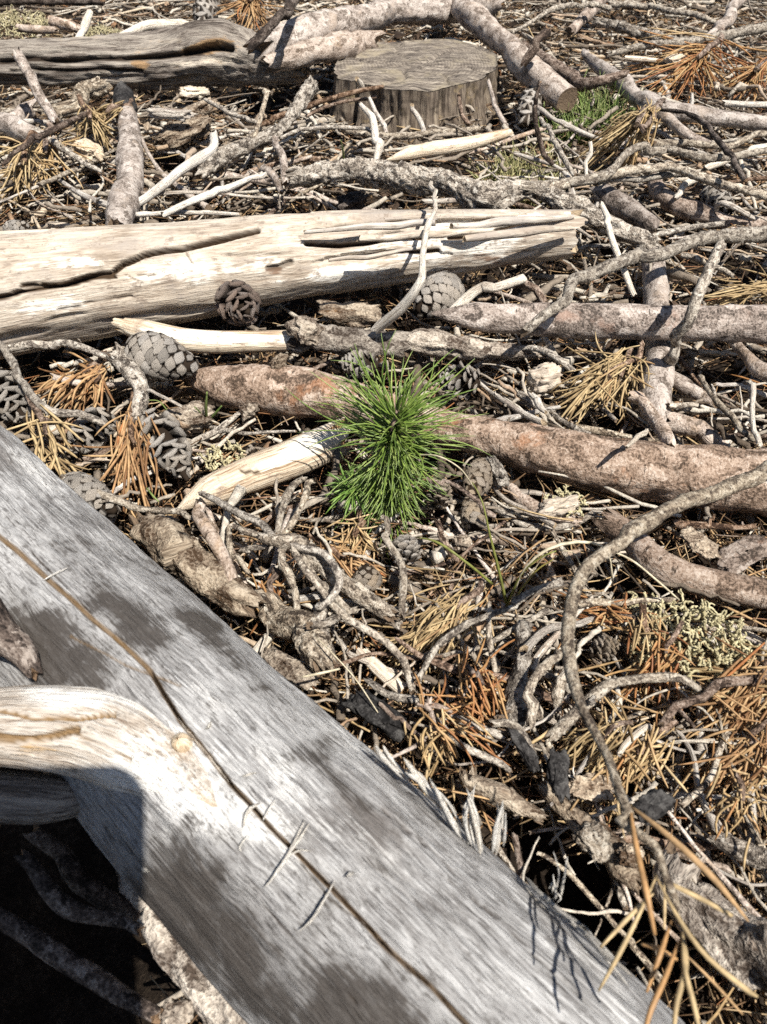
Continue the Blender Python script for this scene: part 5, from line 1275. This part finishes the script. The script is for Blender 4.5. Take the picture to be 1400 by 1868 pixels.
blade_obj('green grass blades arching left of the arched twig', [[(925, 1105, 3, .012), (950, 1050, 3, .04), (985, 1018, 3, .055), (1015, 1005, 2, .06)], [(930, 1105, 3, .012), (975, 1045, 3, .035), (1010, 1020, 2, .045)]], 'ygrass', 'grass_wisp')
blade_obj('bleached grass blades arching behind the arched twig', [[(935, 1100, 2, .012), (955, 1040, 3, .045), (1010, 997, 5, .06), (1080, 990, 4, .06), (1110, 1010, 2, .05), (1118, 1060, 3, .03)], [(960, 1060, 2, .03), (1000, 1010, 2, .05), (1045, 1008, 2, .05), (1062, 1040, 2, .04)]], 'straw', 'grass_wisp')
blade_obj('long pale grass stem arching right of the arched twig', [[(1100, 1000, 2, .06), (1150, 1020, 3, .06), (1200, 1060, 3, .05), (1240, 1095, 2, .035)]], 'straw')
blade_obj('pale grass stem arching out of the seedling to the right', [[(760, 830, 2, .06), (800, 832, 2, .068), (840, 855, 2, .06), (865, 890, 2, .04)]], 'straw')
blade_obj('green grass sprout beside the large brown branch', [[(378, 768, 3, .02), (376, 745, 4, .035), (378, 715, 2, .05)], [(380, 768, 3, .02), (395, 752, 3, .03), (405, 740, 2, .035)], [(376, 768, 3, .02), (365, 752, 2, .03), (355, 742, 2, .035)]], 'grass', 'grass_sprout')
blade_obj('green blade below the brown needle fan', [[(268, 890, 2, .03), (280, 905, 3, .03), (290, 915, 2, .028)]], 'grass')
blade_obj('green grass blade left of the bark lump at left', [[(270, 730, 1.5, .04), (290, 732, 2, .042), (305, 748, 2, .035)]], 'grass')
blade_obj('green sprout behind the dark forked branch', [[(628, 300, 2, .03), (626, 275, 2.5, .05), (622, 255, 1, .065)]], 'grass')
blade_obj('tan straw lying across the rough grey stick', [[(552, 1235, 3, .048), (585, 1228, 4, .05), (620, 1220, 3, .048)]], 'straw', 'straw')
blade_obj('thin curved straw near the rough grey stick', [[(575, 1160, 1.5, .04), (610, 1195, 2, .042), (650, 1240, 2, .036), (690, 1300, 1.5, .03)]], 'straw', 'straw')

def grass_tuft(label, u, v, rad, hgt, n, mat, seed, lean=0.5):
    rng = np.random.default_rng(seed)
    c = P(u, v, 0.0)
    r = rad * depth(c) / FPX; h = hgt * depth(c) / FPX
    a = rng.uniform(0, 2 * math.pi, n); q_ = np.sqrt(rng.random(n)) * r
    st = np.stack([c[0] + q_ * np.cos(a), c[1] + q_ * np.sin(a), np.zeros(n)], -1); st[:, 2] = gh(st[:, 0], st[:, 1])
    d = unit(np.stack([rng.normal(0, lean, n), rng.normal(0, lean, n), np.ones(n)], -1))
    L = h * rng.uniform(0.5, 1.15, n)
    C = bent(st, d, L, rng.normal(0, 0.10, n), 7, rng)
    C[..., 2] -= (L * 0.25 * rng.random(n))[:, None] * np.linspace(0, 1, 7)[None] ** 3
    R_ = 0.0009 * np.array([0.7, 1, 1, 0.95, 0.8, 0.55, 0.15])[None] * rng.uniform(0.7, 1.2, n)[:, None]
    V, qd, tr, at = hairs(C, R_, 3)
    return tag(mk('grass_tuft', V, qd, tr, M[mat], at), label, 'grass', 'grass tufts')
grass_tuft('green grass tuft right of the stump', 1085, 232, 62, 95, 380, 'grass', 1)
grass_tuft('darker green grass in the shade below the green tuft', 1048, 250, 30, 80, 220, 'grass', 2)
grass_tuft('dry yellow-green grass tuft below the stump at right', 965, 318, 72, 80, 620, 'drygrass', 3, 0.7)
grass_tuft('dry pale grass above the green tuft', 1090, 180, 36, 40, 130, 'drygrass', 4, 0.8)

def lichen(label, u, v, z, rad, n, seed, name='lichen_tuft'):
    rng = np.random.default_rng(seed)
    c = P(u, v, z); s = depth(c) / FPX; r = rad * s
    a = rng.uniform(0, 2 * math.pi, n); q_ = np.sqrt(rng.random(n)) * r
    st = np.stack([c[0] + q_ * np.cos(a), c[1] + q_ * np.sin(a), np.full(n, c[2])], -1)
    st[:, 2] += 0.15 * r * rng.random(n) - 0.3 * q_ * q_ / r
    d = unit(rng.normal(0, 0.75, (n, 3)) + np.array([0, 0, 0.8]))
    L = rng.uniform(0.10, 0.2, n) * max(r, 0.012); R0 = np.full(n, max(0.0009, 0.022 * r))
    Cs, Rs = [], []
    for lev in range(4):
        C = bent(st, d, L, rng.normal(0, 0.16, len(st)), 4, rng)
        Cs.append(C); Rs.append(R0[:, None] * np.linspace(1, 0.78, 4)[None])
        e = C[:, -1]
        k = 2
        st = np.repeat(e, k, 0)
        d = unit(np.repeat(unit(C[:, -1] - C[:, -2]), k, 0) + rng.normal(0, 0.62, (len(st), 3)))
        L = np.repeat(L, k) * rng.uniform(0.55, 0.85, len(st)); R0 = np.repeat(R0, k) * 0.82
        if lev >= 1:
            keep = rng.random(len(st)) < 0.75
            st, d, L, R0 = st[keep], d[keep], L[keep], R0[keep]
    C = np.concatenate(Cs); R_ = np.concatenate(Rs)
    V, q, tr, at = hairs(floor_z(C, 0.001), R_, 4)
    return tag(mk(name, V, q, tr, M['lichen'], at), label, 'lichen', 'lichen tufts')
lichen('large pale yellow branching lichen tuft at right', 1285, 1165, .030, 90, 110, 1)
lichen('small lichen tuft left of the large pale one', 1175, 1115, .028, 45, 50, 2)
lichen('pale lichen bits under the lower side of the large tuft', 1195, 1190, .024, 40, 40, 3)
lichen('small yellowish lichen tuft above the wedge of wood', 412, 835, .022, 42, 50, 4)
lichen('yellow lichen patch at the top left corner', 35, 45, .03, 60, 90, 5)
lichen('lichen patch behind the standing pale stick at top left', 185, 60, .03, 32, 60, 6)
lichen('lichen crumbs in the shade right of the seedling cones', 1030, 915, .024, 36, 40, 7)

# ------------------------------------------------------------------ litter: uncountable stuff
def scatter(n, dens, rng, ymax=2.4):
    """random ground points, thinning with distance from the photographer's feet"""
    out = []
    tot = 0
    while tot < n:
        m = n * 3
        y = rng.uniform(-0.12, ymax, m)
        x = rng.uniform(-1, 1, m) * (0.36 + 0.62 * np.maximum(y, 0))
        d = np.hypot(y + 0.05, 0.32)
        p = (0.45 / d) ** dens * (0.36 + 0.62 * np.maximum(y, 0)) / (0.36 + 0.62 * ymax)
        k = rng.random(m) < np.clip(p, 0, 1)
        out.append(np.stack([x[k], y[k]], -1)); tot += k.sum()
    return np.concatenate(out)[:n]

def obst_clear(xy, margin=0.0):
    ok = np.ones(len(xy), bool)
    for C, R_ in OBST:
        for c, r in zip(C, R_):
            ok &= np.hypot(xy[:, 0] - c[0], xy[:, 1] - c[1]) > r * 0.8 + margin
    return ok

def needle_litter(n, seed, zone, zmax, name, label, mat, lmin=0.018, lmax=0.05, rad=0.00052):
    rng = np.random.default_rng(seed)
    xy = scatter(n * 2, 1.0, rng)
    u, v, _ = proj(np.hstack([xy, np.zeros((len(xy), 1))]))
    keep = (rng.random(len(xy)) < zone(u, v)) & (dip(xy[:, 0], xy[:, 1]) < 0.012 + 0.02 * rng.random(len(xy)) ** 2) & ~((u < 290) & (v > 1480) & (rng.random(len(xy)) < 0.85))
    xy = xy[keep][:n]; n = len(xy)
    az = rng.uniform(0, 2 * math.pi, n)
    clump = vnoise(np.stack([xy[:, 0] * 14, xy[:, 1] * 14, xy[:, 0] * 0 + seed], -1))
    az = az * 0.6 + clump * 3.0
    el = rng.normal(0, 0.16, n)
    d = np.stack([np.cos(az) * np.cos(el), np.sin(az) * np.cos(el), np.sin(el)], -1)
    L = rng.uniform(lmin, lmax, n)
    st = np.stack([xy[:, 0], xy[:, 1], gh(xy[:, 0], xy[:, 1]) + 0.001 + zmax * rng.random(n) ** 1.6], -1) - d * L[:, None] * 0.5
    C = floor_z(bent(st, d, L, rng.normal(0, 0.07, n), 4, rng), 0.0008)
    R_ = rad * np.array([0.7, 1, 1, 0.4])[None] * rng.uniform(0.7, 1.25, n)[:, None]
    V, q, tr, at = hairs(C, R_, 3)
    return tag(mk(name, V, q, tr, M[mat], at), label, 'needles', kind='stuff')
near = lambda u, v: np.where(v > 900, np.where(u > 480, 1.0, 0.6), np.where(v > 600, 0.55, 0.5))
needle_litter(32000, 21, near, 0.030, 'needle_litter', 'mixed brown and tan fallen needles covering the ground', 'n_litter')
needle_litter(3600, 22, lambda u, v: np.where((v > 1000) & (u > 560), 1.0, 0.06), 0.042, 'bright_needle_litter', 'brighter orange and golden needles on top of the litter at right', 'n_tan', 0.03, 0.055, 0.0007)

def twig_litter(n, seed, zmax, rmin, rmax, lmin, lmax, name, label):
    rng = np.random.default_rng(seed)
    xy = scatter(int(n * 1.3), 0.3, rng)
    xy = xy[dip(xy[:, 0], xy[:, 1]) < 0.012][:n]; n = len(xy)
    az = rng.uniform(0, 2 * math.pi, n); el = rng.normal(0, 0.14, n)
    d = np.stack([np.cos(az) * np.cos(el), np.sin(az) * np.cos(el), np.sin(el)], -1)
    L = lmin + (lmax - lmin) * rng.random(n) ** 2
    r = rmin + (rmax - rmin) * rng.random(n) ** 2.5
    st = np.stack([xy[:, 0], xy[:, 1], gh(xy[:, 0], xy[:, 1]) + r + zmax * rng.random(n) ** 1.5], -1) - d * L[:, None] * 0.5
    C = bent(st, d, L, rng.normal(0, 0.08, n), 5, rng)
    C = C + rng.normal(0, 1, C.shape) * (r * 0.5)[:, None, None]
    C = floor_z(C, 0.001)
    R_ = r[:, None] * (np.linspace(1.1, 0.75, 5)[None] + rng.normal(0, 0.16, (n, 5)))
    V, q, tr, at = hairs(C, np.maximum(R_, 0.0003), 5)
    return tag(mk(name, V, q, tr, M['t_litter'], at), label, 'twigs', kind='stuff')
twig_litter(16000, 31, 0.034, 0.0007, 0.0034, 0.012, 0.07, 'twig_litter', 'fine broken grey twig bits covering the ground')

def chip_litter(n, seed):
    rng = np.random.default_rng(seed)
    xy = scatter(int(n * 1.3), 0.45, rng)
    xy = xy[dip(xy[:, 0], xy[:, 1]) < 0.012][:n]; n = len(xy)
    s = (0.0018 + 0.0072 * rng.random(n) ** 2.6) * (0.7 + 0.5 * np.clip(xy[:, 1], 0, 1.2))
    k = 7
    a = np.linspace(0, 2 * math.pi, k, endpoint=False)[None] + rng.normal(0, 0.2, (n, k))
    rr = s[:, None] * rng.uniform(0.5, 1.2, (n, k))
    asp = rng.uniform(0.22, 0.8, n)[:, None]
    top = np.stack([rr * np.cos(a), rr * np.sin(a) * asp, rng.normal(0, 0.14, (n, k)) * s[:, None]], -1)
    bot = top * np.array([0.85, 0.85, 1]) - np.array([0, 0, 1]) * (s * rng.uniform(0.15, 0.45, n))[:, None, None]
    c1 = np.stack([s * 0, s * 0, s * rng.uniform(0.0, 0.3, n)], -1)[:, None]
    V = np.concatenate([top, bot, c1], 1)
    rz, rx, ry = rng.uniform(0, 6.28, n), rng.normal(0, 0.5, n), rng.normal(0, 0.5, n)
    def rot(V, ax, an):
        c, sn = np.cos(an)[:, None], np.sin(an)[:, None]
        i, j = [(1, 2), (2, 0), (0, 1)][ax]
        W_ = V.copy(); W_[..., i] = V[..., i] * c - V[..., j] * sn; W_[..., j] = V[..., i] * sn + V[..., j] * c
        return W_
    V = rot(rot(rot(V, 0, rx), 1, ry), 2, rz)
    V += np.stack([xy[:, 0], xy[:, 1], gh(xy[:, 0], xy[:, 1]) + 0.003 + 0.024 * rng.random(n) ** 1.6], -1)[:, None]
    m = 2 * k + 1
    b = (np.arange(n) * m)[:, None, None]
    j = np.arange(k); j2 = (j + 1) % k
    t = (b + np.stack([j, j2, np.full(k, 2 * k)], -1)[None]).reshape(-1, 3)
    q = (b + np.stack([j + k, j2 + k, j2, j], -1)[None]).reshape(-1, 4)
    return tag(mk('bark_chip_litter', V, q, t, M['c_litter'], None, smooth=False), 'small bark flakes and wood crumbs strewn over the ground', 'bark chips', kind='stuff')
chip_litter(15000, 41)

# ------------------------------------------------------------------ loose twigs, each its own object
MARKS = [('the stump', 757, 130), ('the grey split log', 260, 112), ('the cream log', 520, 470), ('the tan pointing branch', 228, 310), ('the dark forked branch', 780, 330), ('the green grass tuft', 1085, 210), ('the golden needle bundle', 1130, 240), ('the rusty needle clump', 1250, 120), ('the knobbly twig', 1240, 445), ('the straight pinkish branch', 1100, 584), ('the short thick branch', 1198, 690), ('the seedling', 710, 800), ('the dark open cone', 440, 558), ('the closed grey cone', 300, 655), ('the wedge of wood', 460, 865), ('the brown needle fan', 243, 830), ('the twig whorl', 520, 1000), ('the rough tan bark stick', 360, 1035), ('the round tan stick', 700, 1228), ('the lichen tuft', 1285, 1165), ('the arched twig', 1045, 1100), ('the hanging orange needles', 1200, 1650), ('the bark strip', 1080, 1520), ('the orange-tan bark stick', 920, 1460), ('the large brown branch', 1120, 840), ('the tan bark slab', 335, 240), ('the pinkish branch end', 1030, 180), ('the dry yellow grass', 965, 295), ('the left edge branch', 20, 235)]
LOOK = {'twig': 'knobbly grey', 'bone': 'bleached', 'pinepale': 'pinkish', 'brown': 'dark brown', 'rough': 'rough grey'}
USED = {}
def twig_label(sty, w, L, r):
    u, v, _ = proj(w)
    du, dv = u[-1] - u[0], v[-1] - v[0]
    if du < 0: du, dv = -du, -dv
    a = math.degrees(math.atan2(-dv, du))
    ori = 'lying level' if abs(a) < 18 else ('pointing away' if abs(a) > 62 else ('rising to the right' if a > 0 else 'rising to the left'))
    mu, mv = float(u.mean()), float(v.mean())
    n_, x, y = min(MARKS, key=lambda m: math.hypot(m[1] - mu, m[2] - mv))
    side = ('left of' if mu < x else 'right of') if abs(mu - x) > abs(mv - y) else ('above' if mv < y else 'below')
    size = 'short' if L < 0.07 else ('long' if L > 0.15 else 'loose')
    fat = 'thick ' if r > 0.0034 else ('fine ' if r < 0.0017 else '')
    return f'{size} {fat}{LOOK[sty]} twig {ori}, {side} {n_}'
def loose():
    rng = np.random.default_rng(77)
    zones = [  # label, group, u range, v range, count
        ('loose grey twig in the far litter behind the stump and grey log', 'loose twigs in the far litter', (-100, 1500), (-60, 60), 140, (.10, .30), (.0012, .0038)),
        ('loose dry twig in the background litter above the cream log, left side', 'loose twigs above the cream log at left', (-80, 620), (150, 400), 130, (.06, .2), (.0010, .0032)),
        ('loose dry twig in the background litter right of the stump', 'loose twigs right of the stump', (930, 1480), (60, 480), 170, (.07, .24), (.0010, .0032)),
        ('loose dry twig between the stump and the cream log', 'loose twigs below the stump', (560, 1000), (215, 380), 44, (.05, .14), (.0009, .003)),
        ('loose twig in the middle litter right of the seedling', 'loose twigs right of the seedling', (880, 1450), (610, 1000), 90, (.04, .11), (.0008, .0025)),
        ('loose twig in the middle litter left of the seedling', 'loose twigs left of the seedling', (60, 620), (640, 960), 26, (.035, .08), (.0012, .003)),
        ('loose thin twig in the needle litter below the seedling', 'loose twigs below the seedling', (420, 1000), (960, 1400), 100, (.03, .08), (.0007, .0022)),
        ('loose thin twig in the needle litter at lower right', 'loose twigs at lower right', (960, 1450), (1080, 1700), 100, (.03, .08), (.0007, .0022)),
    ]
    sty = ['twig', 'bone', 'pinepale', 'brown', 'rough', 'twig', 'bone']
    specs = []
    for lb, gp, ur, vr, n, lr, rr in zones:
        c = 0; tries = 0
        while c < n and tries < n * 40:
            tries += 1
            u, v = rng.uniform(*ur), rng.uniform(*vr)
            p = P(u, v, 0.0)
            L = rng.uniform(*lr); r = rr[0] + (rr[1] - rr[0]) * rng.random() ** 2
            a = rng.uniform(0, 2 * math.pi)
            dv = np.array([math.cos(a), math.sin(a), 0])
            k = np.linspace(-0.5, 0.5, 5)
            sd = np.array([-dv[1], dv[0], 0])
            w = p + dv * (k * L)[:, None] + sd * (rng.normal(0, 0.07) * L * (1 - 4 * k ** 2) + rng.normal(0, 0.02, 5) * L)[:, None]
            if not obst_clear(w[:, :2], 0.001).all(): continue
            w[:, 2] = r + 0.004 + 0.018 * rng.random() + k * rng.normal(0, 0.012)
            st2 = sty[int(rng.integers(len(sty)))]
            if v < 500: st2 = ['bone', 'twig', 'pinepale', 'bone', 'bone', 'brown', 'twig'][int(rng.integers(7))]
            specs.append((L * r / depth(p) ** 2, st2, w, L, r, gp, int(rng.integers(0, 3))))
            c += 1
    specs.sort(key=lambda q_: -q_[0])
    made, rest = 0, []
    for _, st2, w, L, r, gp, nst in specs:
        tl = twig_label(st2, w, L, r)
        if made < 195 and tl not in USED:
            USED[tl] = 1; made += 1
            S(TW, tl, 'twig', st2, None, gp, worldpts=(w, r * np.linspace(1.1, 0.6, 5)), ns=7, nl=28, wob=0.2, stubs=nst, kk=0.55)
        else: rest.append((w, r))
    C = np.array([catmull(np.hstack([w, np.full((5, 1), r)]), 12)[:, :3] + rng.normal(0, 0.5 * r, (12, 3)) for w, r in rest])
    R_ = np.array([r * np.linspace(1.1, 0.6, 12) * rng.uniform(0.85, 1.15, 12) for w, r in rest])
    V, q, tr, at = hairs(C, R_, 6)
    tag(mk('fine_twig_litter', V, q, tr, M['t_litter'], at), 'many fine loose dry twigs strewn on top of the litter', 'twigs', kind='stuff')
loose()

# ------------------------------------------------------------------ the photographer's phone, just behind the lens
def phone():
    w, h, th, rc = 0.074, 0.158, 0.008, 0.011
    off_r, off_u = 0.010, 0.011                      # lens to the right and upper edge
    ctr = CAM + RGT * (off_r - w / 2) + UPV * (off_u - h / 2) - FWD * (th / 2 + 0.003)
    root = empty('smartphone', ctr)
    tag(root, 'dark smartphone held above the ground, taking the picture', 'phone')
    a = np.concatenate([np.linspace(q * math.pi / 2, (q + 1) * math.pi / 2, 9) for q in range(4)])
    cx = np.repeat([1, -1, -1, 1], 9) * (w / 2 - rc); cy = np.repeat([1, 1, -1, -1], 9) * (h / 2 - rc)
    def ring(ins, d):
        x, y = cx + (rc - ins) * np.cos(a), cy + (rc - ins) * np.sin(a)
        return ctr + x[:, None] * RGT + y[:, None] * UPV + d * FWD
    n = 36
    def plate(name, rings, mat):
        V = np.vstack(rings); k = len(rings)
        i = np.arange(k - 1)[:, None] * n; j = np.arange(n)[None]; j2 = (j + 1) % n
        q = np.stack([i + j, i + j2, i + n + j2, i + n + j], -1).reshape(-1, 4)
        t = [[0, b + 1, b] for b in range(1, n - 1)] + [[(k - 1) * n, (k - 1) * n + b, (k - 1) * n + b + 1] for b in range(1, n - 1)]
        mk(name, V, q, np.array(t), mat, None, root, smooth=False)
    body = NB('phone_body', 0.4, 0.5).done((0.03, 0.03, 0.035))
    glass = NB('phone_glass', 0.1, 0.5).done((0.01, 0.01, 0.012))
    plate('body', [ring(0.001, -th / 2), ring(0, -th / 2 + 0.001), ring(0, th / 2 - 0.001), ring(0.001, th / 2)], body)
    plate('screen', [ring(0.0025, -th / 2 - 0.0006), ring(0.0022, -th / 2 - 0.0002)], glass)
phone()
